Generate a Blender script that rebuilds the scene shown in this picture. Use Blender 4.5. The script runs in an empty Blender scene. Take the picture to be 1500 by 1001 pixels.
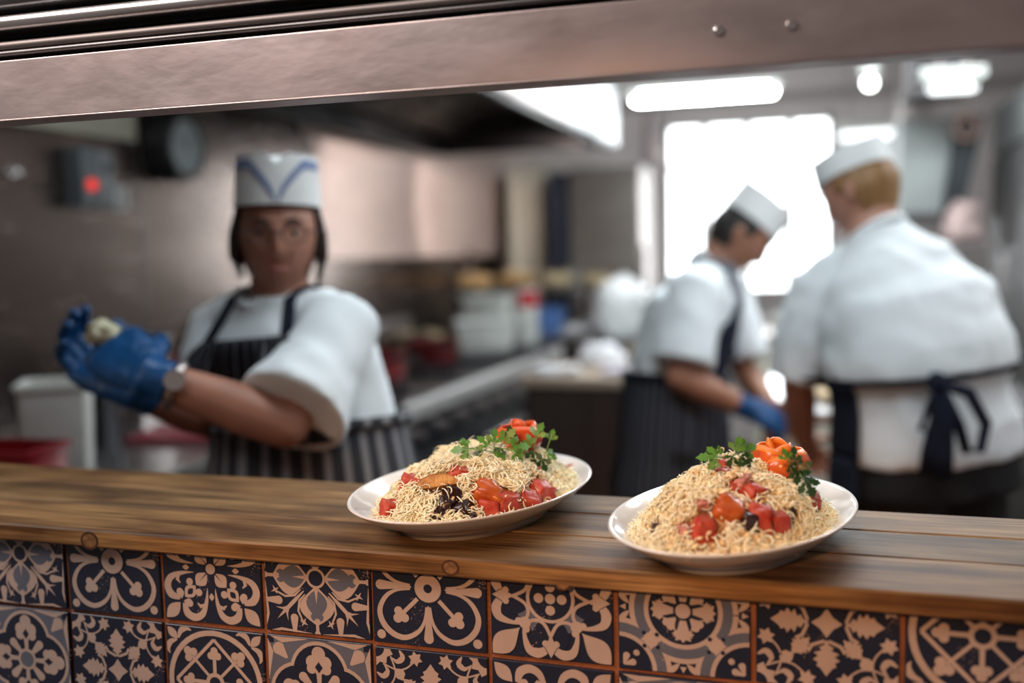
import bpy, bmesh, math, random
from mathutils import Vector, Matrix, noise
R = math.radians
PI = math.pi
V = Vector
random.seed(7)
SC = bpy.context.scene
COL = SC.collection

# ------------------------------------------------------------------ camera
CAM = V((1.0088, -0.9595, 1.4127))
YAW, PITCH, ROLL = 0.30516, 0.08814, -0.02062
FWD = V((-math.sin(YAW)*math.cos(PITCH), math.cos(YAW)*math.cos(PITCH), -math.sin(PITCH)))
_r = V((math.cos(YAW), math.sin(YAW), 0)); _u = _r.cross(FWD)
RGT = math.cos(ROLL)*_r + math.sin(ROLL)*_u
UPV = -math.sin(ROLL)*_r + math.cos(ROLL)*_u
cd = bpy.data.cameras.new('camera'); cam = bpy.data.objects.new('camera', cd); COL.objects.link(cam)
cam.matrix_world = Matrix(((RGT.x, UPV.x, -FWD.x, CAM.x), (RGT.y, UPV.y, -FWD.y, CAM.y), (RGT.z, UPV.z, -FWD.z, CAM.z), (0, 0, 0, 1)))
cd.sensor_width = 36; cd.lens = 35; cd.clip_start = .05; cd.clip_end = 60
cd.dof.use_dof = True; cd.dof.focus_distance = 1.095; cd.dof.aperture_fstop = 1.45
SC.camera = cam
FPX = 1458.0
def P(px, py, d):            # a point d metres along the view axis, measured off the photograph (1500 x 1001)
    return CAM + d*(FWD + RGT*((px-750)/FPX) - UPV*((py-500.5)/FPX))
def on(px, py, axis, val):   # where the sight line meets a real plane of the room
    k = FWD + RGT*((px-750)/FPX) - UPV*((py-500.5)/FPX)
    return CAM + k*((val-CAM[axis])/k[axis])

# ------------------------------------------------------------------ world, lights, exposure
vs = SC.view_settings
vs.view_transform = 'Standard'; vs.look = 'None'; vs.exposure = 0.12; vs.gamma = 1.0; vs.use_curve_mapping = False
try:
    SC.cycles.use_denoising = True
    SC.cycles.max_bounces = 8; SC.cycles.caustics_reflective = False; SC.cycles.caustics_refractive = False
    SC.cycles.sample_clamp_indirect = 6.0
except Exception:
    pass
W = bpy.data.worlds.new('world'); SC.world = W; W.use_nodes = True
W.node_tree.nodes['Background'].inputs[0].default_value = (.62, .50, .46, 1)
W.node_tree.nodes['Background'].inputs[1].default_value = .22
def area(name, loc, target, sx, sy, power, col):
    l = bpy.data.lights.new(name, 'AREA'); l.shape = 'RECTANGLE'; l.size = sx; l.size_y = sy; l.energy = power; l.color = col
    o = bpy.data.objects.new(name, l); COL.objects.link(o); o.location = loc
    o.rotation_euler = (V(target)-V(loc)).to_track_quat('-Z', 'Y').to_euler()
    return o
def spot(name, loc, target, power, col, size=R(60), rad=.04):
    l = bpy.data.lights.new(name, 'SPOT'); l.energy = power; l.color = col; l.spot_size = size; l.spot_blend = .6; l.shadow_soft_size = rad
    o = bpy.data.objects.new(name, l); COL.objects.link(o); o.location = loc
    o.rotation_euler = (V(target)-V(loc)).to_track_quat('-Z', 'Y').to_euler()
    return o
area('window_daylight', (.6, 7.6, 2.2), (.5, 5, 1.5), 4.0, 3.0, 420, (.93, .97, 1))           # sky outside the kitchen window
area('ceiling_light_near', (.95, .62, 2.66), (1.15, 1.75, .9), 2.2, .9, 40, (.88, .96, 1))          # fluorescent fitting over the pass
area('ceiling_light_mid', (1.0, 3.0, 2.68), (1.0, 2.9, 0), 1.6, .4, 62, (.88, .96, 1))          # fluorescent fitting mid kitchen
area('ceiling_light_right', (2.2, 2.2, 2.68), (2.1, 2.2, 0), .4, 1.6, 30, (.95, .98, 1))
area('dining_fill', (-.9, -1.15, 2.95), (.3, 0, 1.35), 1.8, 1.0, 62, (1, .88, .82))              # soft fill added high on the dining side, for header and tiles
spot('dining_lamp', (.80, -2.1, 2.06), (.74, -.02, 1.05), 120, (1, .50, .22), R(27), .06)             # warm pendant over the dining side

# ------------------------------------------------------------------ mesh helpers
class MB:
    def __init__(s): s.v = []; s.f = []; s.m = []; s.uv = None
    def add(s, vs_, fs, mat=0):
        o = len(s.v); s.v += [tuple(x) for x in vs_]
        s.f += [tuple(i+o for i in f) for f in fs]; s.m += [mat]*len(fs)
        return s
    def box(s, c, size, mat=0, rot=None):
        x, y, z = size[0]/2, size[1]/2, size[2]/2
        p = [V((a*x, b*y, d*z)) for d in (-1, 1) for b in (-1, 1) for a in (-1, 1)]
        if rot is not None: p = [rot @ q for q in p]
        c = V(c)
        return s.add([q+c for q in p], [(0, 2, 3, 1), (4, 5, 7, 6), (0, 1, 5, 4), (2, 6, 7, 3), (0, 4, 6, 2), (1, 3, 7, 5)], mat)
    def span(s, a, b, mat=0):
        a, b = V(a), V(b); return s.box((a+b)/2, [abs(t) for t in (b-a)], mat)
    def rings(s, rings, mat=0, cap=True, closed=True):
        n = len(rings[0]); vs_ = [p for r in rings for p in r]; fs = []
        for i in range(len(rings)-1):
            for j in range(n if closed else n-1):
                k = (j+1) % n
                fs.append((i*n+j, i*n+k, (i+1)*n+k, (i+1)*n+j))
        if cap:
            fs.append(tuple(range(n-1, -1, -1))); fs.append(tuple(range((len(rings)-1)*n, len(rings)*n)))
        return s.add(vs_, fs, mat)
    def lathe(s, prof, n=24, sx=1, sy=1, c=(0, 0, 0), mat=0, cap=True, M=None):
        c = V(c); rs = []
        for r, z in prof:
            ring = [V((r*sx*math.cos(2*PI*j/n), r*sy*math.sin(2*PI*j/n), z)) for j in range(n)]
            rs.append([(M @ q if M else q)+c for q in ring])
        return s.rings(rs, mat, cap)
    def tube(s, pts, rad, n=10, mat=0, flat=None, side=None, round_ends=False):
        pts = [V(p) for p in pts]; m = len(pts)
        if not hasattr(rad, '__len__'): rad = [rad]*m
        rad = list(rad)
        if round_ends:
            a = (pts[0]-pts[1]).normalized(); b = (pts[-1]-pts[-2]).normalized(); r0, r1 = rad[0], rad[-1]
            pts = [pts[0]+a*r0*.95, pts[0]+a*r0*.7]+pts+[pts[-1]+b*r1*.7, pts[-1]+b*r1*.95]
            rad = [r0*.3, r0*.75]+rad+[r1*.75, r1*.3]; m += 4
        rs = []; prev = V(side) if side is not None else None
        for i in range(m):
            t = (pts[min(i+1, m-1)]-pts[max(i-1, 0)]).normalized()
            if prev is None: prev = t.orthogonal()
            x = prev - t*prev.dot(t)
            x = x.normalized() if x.length > 1e-6 else t.orthogonal().normalized()
            prev = x; y = t.cross(x); k = flat if flat else 1
            rs.append([pts[i]+x*rad[i]*math.cos(2*PI*j/n)+y*rad[i]*k*math.sin(2*PI*j/n) for j in range(n)])
        return s.rings(rs, mat)
    def ball(s, c, r, n=12, mat=0, M=None):
        c = V(c); r = r if hasattr(r, '__len__') else (r, r, r); k = max(4, n//2); vs_ = []; fs = []
        for i in range(1, k):
            a = PI*i/k
            for j in range(n):
                q = V((r[0]*math.sin(a)*math.cos(2*PI*j/n), r[1]*math.sin(a)*math.sin(2*PI*j/n), r[2]*math.cos(a)))
                vs_.append((M @ q if M else q)+c)
        t = V((0, 0, r[2])); b = V((0, 0, -r[2])); vs_ += [(M @ t if M else t)+c, (M @ b if M else b)+c]; T = len(vs_)-2
        for j in range(n):
            fs.append((T, j, (j+1) % n)); fs.append((T+1, (k-2)*n+(j+1) % n, (k-2)*n+j))
            for i in range(k-2): fs.append((i*n+j, (i+1)*n+j, (i+1)*n+(j+1) % n, i*n+(j+1) % n))
        return s.add(vs_, fs, mat)
    def prism(s, poly, a, b, mat=0):     # poly: list of 3-D points on one side, shifted by b-a
        d = V(b)-V(a); n = len(poly)
        top = [V(q)+d for q in poly]
        return s.add([V(q) for q in poly]+top, [tuple(range(n-1, -1, -1)), tuple(range(n, 2*n))]+[(i, (i+1) % n, n+(i+1) % n, n+i) for i in range(n)], mat)
    def mesh(s, name, mats, smooth=False, bevel=0, seg=2, fix=True):
        me = bpy.data.meshes.new(name); me.from_pydata(s.v, [], s.f)
        for m in (mats if isinstance(mats, (list, tuple)) else [mats]): me.materials.append(m)
        me.polygons.foreach_set('material_index', s.m)
        if s.uv:
            ul = me.uv_layers.new(name='UVMap')
            for l in me.loops: ul.data[l.index].uv = s.uv[l.vertex_index]
        if fix or bevel:
            bm = bmesh.new(); bm.from_mesh(me)
            if fix: bmesh.ops.recalc_face_normals(bm, faces=bm.faces)
            if bevel:
                es = [e for e in bm.edges if len(e.link_faces) == 2 and e.calc_face_angle(0) > R(35)]
                bmesh.ops.bevel(bm, geom=es, offset=bevel, segments=seg, affect='EDGES', profile=.6, clamp_overlap=True)
            bm.to_mesh(me); bm.free()
        if smooth:
            me.polygons.foreach_set('use_smooth', [True]*len(me.polygons))
            if smooth == 'auto': me.set_sharp_from_angle(angle=R(40))
        me.update()
        return me
    def build(s, name, mats, parent=None, loc=None, **k):
        return link(name, s.mesh(name, mats, **k), parent, loc)
def link(name, me, parent=None, loc=None, rot=None):
    o = bpy.data.objects.new(name, me); COL.objects.link(o)
    if parent is not None: o.parent = parent
    if loc is not None: o.location = loc
    if rot is not None: o.rotation_euler = rot
    return o
def tag(o, label, cat=None, group=None, kind=None):
    o['label'] = label
    if cat: o['category'] = cat
    if group: o['group'] = group
    if kind: o['kind'] = kind
    return o
def thing(name, label, cat, loc=(0, 0, 0), rz=0, group=None):
    return tag(link(name, None, None, loc, (0, 0, rz)), label, cat, group)
def struct(o): o['kind'] = 'structure'; return o
def copy_tree(o, parent=None):
    c = o.copy(); COL.objects.link(c)
    if parent is not None: c.parent = parent
    for ch in list(o.children): copy_tree(ch, c)
    return c

# ------------------------------------------------------------------ materials
def mat(name, col, rough=.5, metal=0, var=0, vscale=8, stretch=(1, 1, 1), bump=0, bscale=60, spec=.5, trans=0, coat=0, sss=0, emit=None, estr=0, col2=None, detail=4, alpha=1, ior=1.45, aniso=0, rvar=0):
    m = bpy.data.materials.new(name); m.use_nodes = True; nt = m.node_tree; b = nt.nodes['Principled BSDF']; L = nt.links.new
    b.inputs['Base Color'].default_value = (*col, 1); b.inputs['Roughness'].default_value = rough; b.inputs['Metallic'].default_value = metal
    b.inputs['Specular IOR Level'].default_value = spec; b.inputs['Transmission Weight'].default_value = trans; b.inputs['Coat Weight'].default_value = coat
    b.inputs['IOR'].default_value = ior; b.inputs['Anisotropic'].default_value = aniso
    if sss:
        b.inputs['Subsurface Weight'].default_value = sss; b.inputs['Subsurface Radius'].default_value = (.012, .006, .003); b.inputs['Subsurface Scale'].default_value = .6
    if emit: b.inputs['Emission Color'].default_value = (*emit, 1); b.inputs['Emission Strength'].default_value = estr
    if var or bump or rvar:
        tc = nt.nodes.new('ShaderNodeTexCoord'); mp = nt.nodes.new('ShaderNodeMapping'); L(tc.outputs['Object'], mp.inputs[0]); mp.inputs['Scale'].default_value = stretch
    if var:
        n = nt.nodes.new('ShaderNodeTexNoise'); L(mp.outputs[0], n.inputs[0]); n.inputs['Scale'].default_value = vscale; n.inputs['Detail'].default_value = detail
        rp = nt.nodes.new('ShaderNodeValToRGB'); L(n.outputs[0], rp.inputs[0])
        c2 = col2 if col2 else tuple(x*(1-var) for x in col)
        rp.color_ramp.elements[0].position = .32; rp.color_ramp.elements[1].position = .66
        rp.color_ramp.elements[0].color = (*c2, 1); rp.color_ramp.elements[1].color = (*col, 1)
        L(rp.outputs[0], b.inputs['Base Color'])
    if rvar:
        n3 = nt.nodes.new('ShaderNodeTexNoise'); L(mp.outputs[0], n3.inputs[0]); n3.inputs['Scale'].default_value = vscale*1.7; n3.inputs['Detail'].default_value = 5
        mr = nt.nodes.new('ShaderNodeMapRange'); L(n3.outputs[0], mr.inputs[0]); mr.inputs[1].default_value = .3; mr.inputs[2].default_value = .7
        mr.inputs[3].default_value = rough-rvar; mr.inputs[4].default_value = rough+rvar; L(mr.outputs[0], b.inputs['Roughness'])
    if bump:
        n2 = nt.nodes.new('ShaderNodeTexNoise'); L(mp.outputs[0], n2.inputs[0]); n2.inputs['Scale'].default_value = bscale; n2.inputs['Detail'].default_value = 4
        bp = nt.nodes.new('ShaderNodeBump'); bp.inputs['Strength'].default_value = bump; bp.inputs['Distance'].default_value = .004; L(n2.outputs[0], bp.inputs['Height']); L(bp.outputs[0], b.inputs['Normal'])
    return m

def wood(name, c1, c2, c3, rough=.42, seed=0, knots=()):
    """planks running along X: stretched grain, darker streaks, stains and knots (all of the wood itself)"""
    m = bpy.data.materials.new(name); m.use_nodes = True; nt = m.node_tree; b = nt.nodes['Principled BSDF']; L = nt.links.new; N = nt.nodes.new
    tc = N('ShaderNodeTexCoord'); mp = N('ShaderNodeMapping'); L(tc.outputs['Object'], mp.inputs[0]); mp.inputs['Scale'].default_value = (1.5, 26, 40); mp.inputs['Location'].default_value = (seed, seed*1.7, seed*.6)
    wob = N('ShaderNodeTexNoise'); L(mp.outputs[0], wob.inputs[0]); wob.inputs['Scale'].default_value = 2.2; wob.inputs['Detail'].default_value = 7; wob.inputs['Distortion'].default_value = .6
    rp = N('ShaderNodeValToRGB'); L(wob.outputs[0], rp.inputs[0]); e = rp.color_ramp.elements
    e[0].position = .3; e[0].color = (*c1, 1); e[1].position = .62; e[1].color = (*c2, 1); x = e.new(.78); x.color = (*c3, 1)
    fine = N('ShaderNodeTexNoise'); mp2 = N('ShaderNodeMapping'); L(tc.outputs['Object'], mp2.inputs[0]); mp2.inputs['Scale'].default_value = (4, 130, 130); L(mp2.outputs[0], fine.inputs[0]); fine.inputs['Scale'].default_value = 2; fine.inputs['Detail'].default_value = 5
    mx = N('ShaderNodeMixRGB'); mx.blend_type = 'MULTIPLY'; mx.inputs[0].default_value = .8; L(rp.outputs[0], mx.inputs[1])
    r2 = N('ShaderNodeValToRGB'); L(fine.outputs[0], r2.inputs[0]); r2.color_ramp.elements[0].position = .35; r2.color_ramp.elements[0].color = (.35, .3, .27, 1); r2.color_ramp.elements[1].position = .6; L(r2.outputs[0], mx.inputs[2])
    blot = N('ShaderNodeTexNoise'); mp3 = N('ShaderNodeMapping'); L(tc.outputs['Object'], mp3.inputs[0]); mp3.inputs['Scale'].default_value = (3, 9, 9); mp3.inputs['Location'].default_value = (seed*2, 0, 0); L(mp3.outputs[0], blot.inputs[0]); blot.inputs['Scale'].default_value = 1.6; blot.inputs['Detail'].default_value = 3
    r3 = N('ShaderNodeValToRGB'); L(blot.outputs[0], r3.inputs[0]); r3.color_ramp.elements[0].position = .36; r3.color_ramp.elements[0].color = (.30, .22, .18, 1); r3.color_ramp.elements[1].position = .56
    mx2 = N('ShaderNodeMixRGB'); mx2.blend_type = 'MULTIPLY'; mx2.inputs[0].default_value = .9; L(mx.outputs[0], mx2.inputs[1]); L(r3.outputs[0], mx2.inputs[2])
    L(mx2.outputs[0], b.inputs['Base Color'])
    b.inputs['Roughness'].default_value = rough; b.inputs['Specular IOR Level'].default_value = .28
    bp = N('ShaderNodeBump'); bp.inputs['Strength'].default_value = .35; bp.inputs['Distance'].default_value = .002; L(fine.outputs[0], bp.inputs['Height']); L(bp.outputs[0], b.inputs['Normal'])
    return m

def striped(name, c1, c2, n, width=.5, rough=.8):
    """woven stripes along V of the UV map"""
    m = bpy.data.materials.new(name); m.use_nodes = True; nt = m.node_tree; b = nt.nodes['Principled BSDF']; L = nt.links.new; N = nt.nodes.new
    uv = N('ShaderNodeUVMap'); sp = N('ShaderNodeSeparateXYZ'); L(uv.outputs[0], sp.inputs[0])
    mu = N('ShaderNodeMath'); mu.operation = 'MULTIPLY'; mu.inputs[1].default_value = n; L(sp.outputs[0], mu.inputs[0])
    fr = N('ShaderNodeMath'); fr.operation = 'FRACT'; L(mu.outputs[0], fr.inputs[0])
    gt = N('ShaderNodeMath'); gt.operation = 'GREATER_THAN'; gt.inputs[1].default_value = 1-width; L(fr.outputs[0], gt.inputs[0])
    mx = N('ShaderNodeMixRGB'); mx.inputs[1].default_value = (*c1, 1); mx.inputs[2].default_value = (*c2, 1); L(gt.outputs[0], mx.inputs[0]); L(mx.outputs[0], b.inputs['Base Color'])
    b.inputs['Roughness'].default_value = rough; b.inputs['Specular IOR Level'].default_value = .2
    return m

steel = mat('brushed_steel', (.50, .44, .42), .34, .95, .3, 5, (1, 1, 6), .08, 90, aniso=.3, rvar=.08)
steel_header = mat('smudged_steel_header', (.47, .40, .39), .40, .85, .42, 7, (1, 1, 2.2), .06, 40, col2=(.40, .325, .31), rvar=.06)
steel_dark = mat('dark_steel', (.16, .15, .15), .35, .9, .3, 6, (1, 1, 3))
steel_bright = mat('bright_steel', (.72, .72, .72), .25, .95, .15, 8)
chrome = mat('chrome', (.8, .8, .8), .12, 1)
black_enamel = mat('black_enamel', (.012, .013, .016), .28, 0, .3, 9)
black_plastic = mat('black_plastic', (.015, .016, .018), .4, 0, .2, 20)
grey_plastic = mat('grey_plastic', (.16, .19, .21), .5, 0, .15, 12)
white_plastic = mat('white_plastic', (.66, .68, .64), .4, 0, .12, 9)
red_plastic = mat('red_plastic', (.22, .006, .012), .35, 0, .2, 9)
blue_plastic = mat('blue_plastic', (.12, .24, .55), .4, 0, .2, 9)
paint_white = mat('white_wall_paint', (.80, .735, .71), .7, 0, .1, 3)
paint_pale = mat('pale_wall_paint', (.50, .49, .40), .7, 0, .15, 3)
paint_cream = mat('cream_wall_paint', (.62, .60, .50), .7, 0, .15, 3)
ceiling_mat = mat('ceiling_paint', (.45, .41, .40), .8, 0, .15, 2)
floor_mat = mat('quarry_floor', (.11, .07, .055), .5, 0, .3, 12)
# ------------------------------------------------------------------ printed tile designs (flat print laid as thin glaze shapes, unit = half a tile)
CR, GY, NV = 0, 1, 2
def clip(poly, ymax):
    for ax, sg, lim in ((0, 1, .985), (0, -1, .985), (1, 1, ymax), (1, -1, .985)):
        out = []; n = len(poly)
        for i in range(n):
            a, b = poly[i], poly[(i+1) % n]; da, db = sg*a[ax]-lim, sg*b[ax]-lim
            if da <= 0: out.append(a)
            if (da < 0 < db) or (db < 0 < da):
                t = da/(da-db); out.append((a[0]+t*(b[0]-a[0]), a[1]+t*(b[1]-a[1])))
        poly = out
        if len(poly) < 3: return []
    return poly
def circ(x, y, r, n=24): return [(x+r*math.cos(2*PI*i/n), y+r*math.sin(2*PI*i/n)) for i in range(n)]
def rot(p, a):
    c, s = math.cos(a), math.sin(a); return [(x*c-y*s, x*s+y*c) for x, y in p]
def shift(p, x, y): return [(a+x, b+y) for a, b in p]
def flip(p): return [(-x, y) for x, y in p][::-1]
def drop(r0, r1, w0, w1, n=8):       # teardrop on +x axis: narrow w0 at r0, round w1 at r1
    top = [(r0, w0)]+[(r1-w1+w1*math.sin(PI/2*i/n), w1*math.cos(PI/2*i/n)) for i in range(n+1)]
    return top+[(x, -y) for x, y in top[::-1]]
def leaf(r0, r1, w, k=.5, n=9):      # pointed leaf on +x axis, widest at fraction k
    t = [i/n for i in range(n+1)]; q = math.log(.5)/math.log(k)
    top = [(r0+(r1-r0)*a, w*math.sin(PI*a**q)) for a in t]
    return top[:-1]+[(x, -y) for x, y in top[:0:-1]]
def oak(r0, r1, w):                  # lobed leaf
    t = [(0, .10), (.12, .16), (.2, .55), (.28, .35), (.36, .95), (.44, .6), (.55, 1), (.62, .62), (.72, .74), (.78, .45), (1, 0)]
    top = [(r0+(r1-r0)*a, w*b) for a, b in t]
    return top+[(x, -y) for x, y in top[-2::-1]]
def star(x, y, r, k=8, inn=.62, ph=0):
    return [(x+(r if i % 2 == 0 else r*inn)*math.cos(PI*i/k+ph), y+(r if i % 2 == 0 else r*inn)*math.sin(PI*i/k+ph)) for i in range(2*k)]
def stroke(pts, w):                  # list of quads along a path, width may vary
    n = len(pts); w = w if hasattr(w, '__len__') else [w, w]; L_, R_ = [], []
    w = [w[int(u)]+(w[min(int(u)+1, len(w)-1)]-w[int(u)])*(u % 1) for u in (i*(len(w)-1)/(n-1) for i in range(n))]
    for i in range(n):
        a, b = pts[max(i-1, 0)], pts[min(i+1, n-1)]; dx, dy = b[0]-a[0], b[1]-a[1]; l = math.hypot(dx, dy) or 1
        nx, ny = -dy/l*w[i]/2, dx/l*w[i]/2; L_.append((pts[i][0]+nx, pts[i][1]+ny)); R_.append((pts[i][0]-nx, pts[i][1]-ny))
    return [[L_[i], R_[i], R_[i+1], L_[i+1]] for i in range(n-1)]
def arc(x, y, r, a0, a1, n=14, ry=None):
    return [(x+r*math.cos(R(a0+(a1-a0)*i/n)), y+(ry or r)*math.sin(R(a0+(a1-a0)*i/n))) for i in range(n+1)]
class Design:
    def __init__(s): s.L = []
    def put(s, polys, c, layer):
        if polys and not hasattr(polys[0][0], '__len__'): polys = [polys]
        for p in polys: s.L.append((p, c, layer))
        return s
    def sym(s, polys, c, layer, k=4, mirror=False, a0=0):
        if not hasattr(polys[0][0], '__len__'): polys = [polys]
        for i in range(k):
            for p in polys:
                s.L.append((rot(p, a0+2*PI*i/k), c, layer))
                if mirror: s.L.append((rot(rot(flip(p), -PI/2 if mirror == 'x' else 0), a0+2*PI*i/k), c, layer))
        return s
def mir(polys):                      # polygons on the +x axis and their mirror about that axis
    if not hasattr(polys[0][0], '__len__'): polys = [polys]
    return polys+[[(x, -y) for x, y in p][::-1] for p in polys]
def trefoil(r, w, stem=None):        # club on +x axis with its head at r
    out = [circ(r+w*.95, 0, w, 14), circ(r-w*.25, w*.95, w*.95, 14), circ(r-w*.25, -w*.95, w*.95, 14)]
    if stem is not None: out.append([(stem, .035), (r, .035), (r, -.035), (stem, -.035)])
    return out
def d_flower():
    d = Design()
    d.sym(leaf(.12, .84, .33, .56, 12), CR, 0); d.sym([(.8, .03), (.93, .03), (1, .07), (1, -.07), (.93, -.03), (.8, -.03)], CR, 0)
    d.sym(leaf(.2, .72, .20, .45), GY, 1); d.sym([p for q in (.32, .47, .6) for p in mir(shift(leaf(0, .16, .05), q, .07))], GY, 1)
    d.sym([(.2, .035), (.46, 0), (.2, -.035)], CR, 2)
    br = stroke([(.24, .24), (.42, .42), (.6, .6), (.78, .78)], [.02, .07, .07, .0])
    br += stroke([(.55, .55), (.66, .58), (.8, .56)], [.05, .04, 0])+stroke([(.55, .55), (.58, .66), (.56, .8)], [.05, .04, 0])
    d.sym(br, CR, 0)
    tw = stroke([(.30, .22), (.42, .33), (.6, .36), (.78, .28)], [.02, .045, .04, .03])+[star(.8, .26, .09, 4, .3, .5)]
    d.sym(mir2(tw), CR, 0)
    d.sym([p for s_ in (1, -1) for p in [shift(rot(drop(0, .34, .03, .075), PI), 1, s_*.44)]], CR, 0)
    d.sym(stroke([(1, -.9), (.95, -.7), (.985, -.1)], [.03, .05, .01])+stroke([(1, .9), (.95, .7), (.985, .1)], [.03, .05, .01]), CR, 0)
    d.put(circ(0, 0, .18), CR, 3); d.put(circ(0, 0, .135), NV, 4)
    return d
def mir2(polys):                     # mirror about the diagonal
    return polys+[[(y, x) for x, y in p][::-1] for p in polys]
def d_loops():
    d = Design()
    d.sym(drop(.3, .94, .015, .085), CR, 0)
    lp = [(.25, .20), (.45, .35), (.67, .40), (.90, .33), (1.02, .18), (1.055, 0)]
    lp = catm(lp+[(x, -y) for x, y in lp[-2::-1]], 4)
    m = len(lp); d.sym(stroke(lp, [.03+.075*math.sin(PI*i/(m-1)) for i in range(m)]), CR, 0, a0=PI/4)
    d.sym(trefoil(.70, .082, .2), CR, 1, a0=PI/4); d.sym(circ(1.21, 0, .08, 14), CR, 0, a0=PI/4)
    d.put(circ(0, 0, .27), NV, 2); d.put(circ(0, 0, .235), CR, 3); d.put(circ(0, 0, .075), NV, 4)
    return d
def catm(p, k):
    out = []
    for i in range(len(p)-1):
        a, b, c, e = p[max(i-1, 0)], p[i], p[i+1], p[min(i+2, len(p)-1)]
        for j in range(k):
            t = j/k; out.append(tuple(.5*(2*b[q]+(c[q]-a[q])*t+(2*a[q]-5*b[q]+4*c[q]-e[q])*t*t+(3*b[q]-a[q]-3*c[q]+e[q])*t**3) for q in (0, 1)))
    return out+[p[-1]]
def d_scroll():
    d = Design()
    d.sym(leaf(.1, .44, .13, .55), CR, 0, a0=PI/4); d.sym([(.12, .012), (.34, 0), (.12, -.012)], NV, 1, a0=PI/4)
    d.sym(mir(stroke(catm([(.34, .08), (.60, .11), (.83, .20), (.91, .36), (.84, .52), (.66, .57)], 5), [0, .07, .12, .14, .15, .08])), CR, 0)
    d.sym(mir(stroke(catm([(.66, .56), (.60, .48), (.62, .42)], 4), [.09, .06, .02])+stroke([(.66, .13), (.70, .24), (.64, .30)], [.05, .07, .02])), CR, 0); d.sym(mir2([leaf(.44, .58, .05), circ(.46, .66, .07, 12)]), CR, 1)
    d.sym(leaf(.46, .78, .12), CR, 0, a0=PI/4); d.sym(leaf(.54, .7, .055), NV, 1, a0=PI/4); d.sym(mir([circ(.5, .13, .07, 12)]), CR, 0, a0=PI/4)
    d.sym(leaf(.93, 1.36, .12), CR, 0, a0=PI/4)
    d.put(circ(0, 0, .13), NV, 2); d.put(circ(0, 0, .095), CR, 3)
    return d
def d_fleur():
    d = Design()
    d.put(circ(0, 0, .62), GY, 0)
    d.sym(circ(.62, 0, .30, 20), NV, 1)
    d.sym(mir(stroke(catm([(.46, .44), (.37, .27), (.42, .11), (.62, .0)], 5), .055)), CR, 2)
    d.put(circ(0, 0, .40, 30), CR, 3); d.put(circ(0, 0, .345, 30), NV, 4)
    d.put([circ(0, 0, .085, 16)], CR, 5); d.sym(circ(.19, 0, .08, 16), CR, 5)
    d.sym([(.70, .05), (.74, .10), (.78, .11), (.97, 0), (.78, -.11), (.74, -.10), (.70, -.05), (.58, 0)], CR, 3); d.sym(mir(circ(.74, .09, .055, 12)), CR, 3)
    d.sym([circ(.60, 0, .1, 14)]+mir(circ(.66, .09, .06, 12)), CR, 5, a0=PI/4)
    d.sym(leaf(.72, 1.38, .185, .58, 12), CR, 4, a0=PI/4)
    h = stroke(catm([(.66, .03), (.79, .19), (.86, .36), (.79, .49), (.66, .54)], 5), [.04, .08, .14, .165, .12])
    d.sym(mir(h), CR, 4, a0=PI/4)
    return d
def ring(x, y, r0, r1, n=40): return stroke(arc(x, y, (r0+r1)/2, 0, 360, n), r1-r0)
def d_rings():
    d = Design()
    for x, y in ((0, 0), (1, 1), (-1, 1), (1, -1), (-1, -1)):
        d.put(ring(x, y, .53, .83), CR, 0); d.put(ring(x, y, .60, .75), GY, 1)
    d.sym(star(.70, 0, .16, 8, .7), CR, 2, a0=PI/4); d.sym(mir(circ(.70, .15, .035, 10))+[circ(.57, 0, .035, 10), circ(.84, 0, .035, 10)], NV, 3, a0=PI/4)
    d.sym([(.1, .03), (.3, .09), (.36, .17), (.40, .11), (.47, .12), (.45, .04), (.5, 0), (.45, -.04), (.47, -.12), (.40, -.11), (.36, -.17), (.3, -.09), (.1, -.03)], CR, 0)
    d.sym([shift(rot(drop(0, .22, .012, .06), PI/4+s_*.28), .16*math.cos(PI/4), .16*math.sin(PI/4)) for s_ in (1, -1)], CR, 0)
    d.sym(stroke(arc(.34, .34, .22, 160, 290, 10), .02), CR, 0)
    d.put(circ(0, 0, .15), NV, 1); d.put(circ(0, 0, .115), CR, 2)
    d.sym([shift(rot(leaf(-.14, .14, .045), s_*.8), .92, s_*.15) for s_ in (1, -1)]+[[(.88, .05), (.88, -.05), (.98, 0)]], CR, 0)
    d.sym([shift(rot(drop(0, .2, .012, .055), PI+s_*.5), 1.30, 0) for s_ in (1, -1)]+[circ(1.02, 0, .05, 12)], CR, 0, a0=PI/4)
    return d
def d_snow():
    d = Design()
    dm = [(.22, 0), (.09, .09), (0, .22), (-.09, .09), (-.22, 0), (-.09, -.09), (0, -.22), (.09, -.09)]
    d.put([(x*1.0, y*1.0) for x, y in dm], CR, 1)
    d.sym(oak(.26, .80, .19), CR, 0); d.sym(oak(.34, .70, .15), CR, 0, a0=PI/4); d.sym(mir(stroke([(.27, .03), (.34, .2), (.44, .26)], .05)), CR, 0)
    d.sym(mir2([star(.27, .86, .135, 6, .6, .3)]), CR, 0)
    d.sym(mir2(stroke(catm([(.28, .82), (.44, .68), (.62, .64), (.86, .72)], 5), .03)), CR, 0)
    d.sym([(.58, .46), (.66, .5), (.66, .62), (.54, .66), (.48, .6), (.46, .5)], CR, 0)
    d.sym(star(1, 1, .34, 10, .78), CR, 0); d.sym(circ(1, 1, .17, 16), NV, 1)
    d.sym(mir2(stroke(catm([(.56, .98), (.50, .86), (.6, .78), (.7, .84)], 4), [.02, .04, .06, .08, .09, .1, .1, .09, .08, .06, .04, .03, .01])), CR, 0)
    return d
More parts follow.
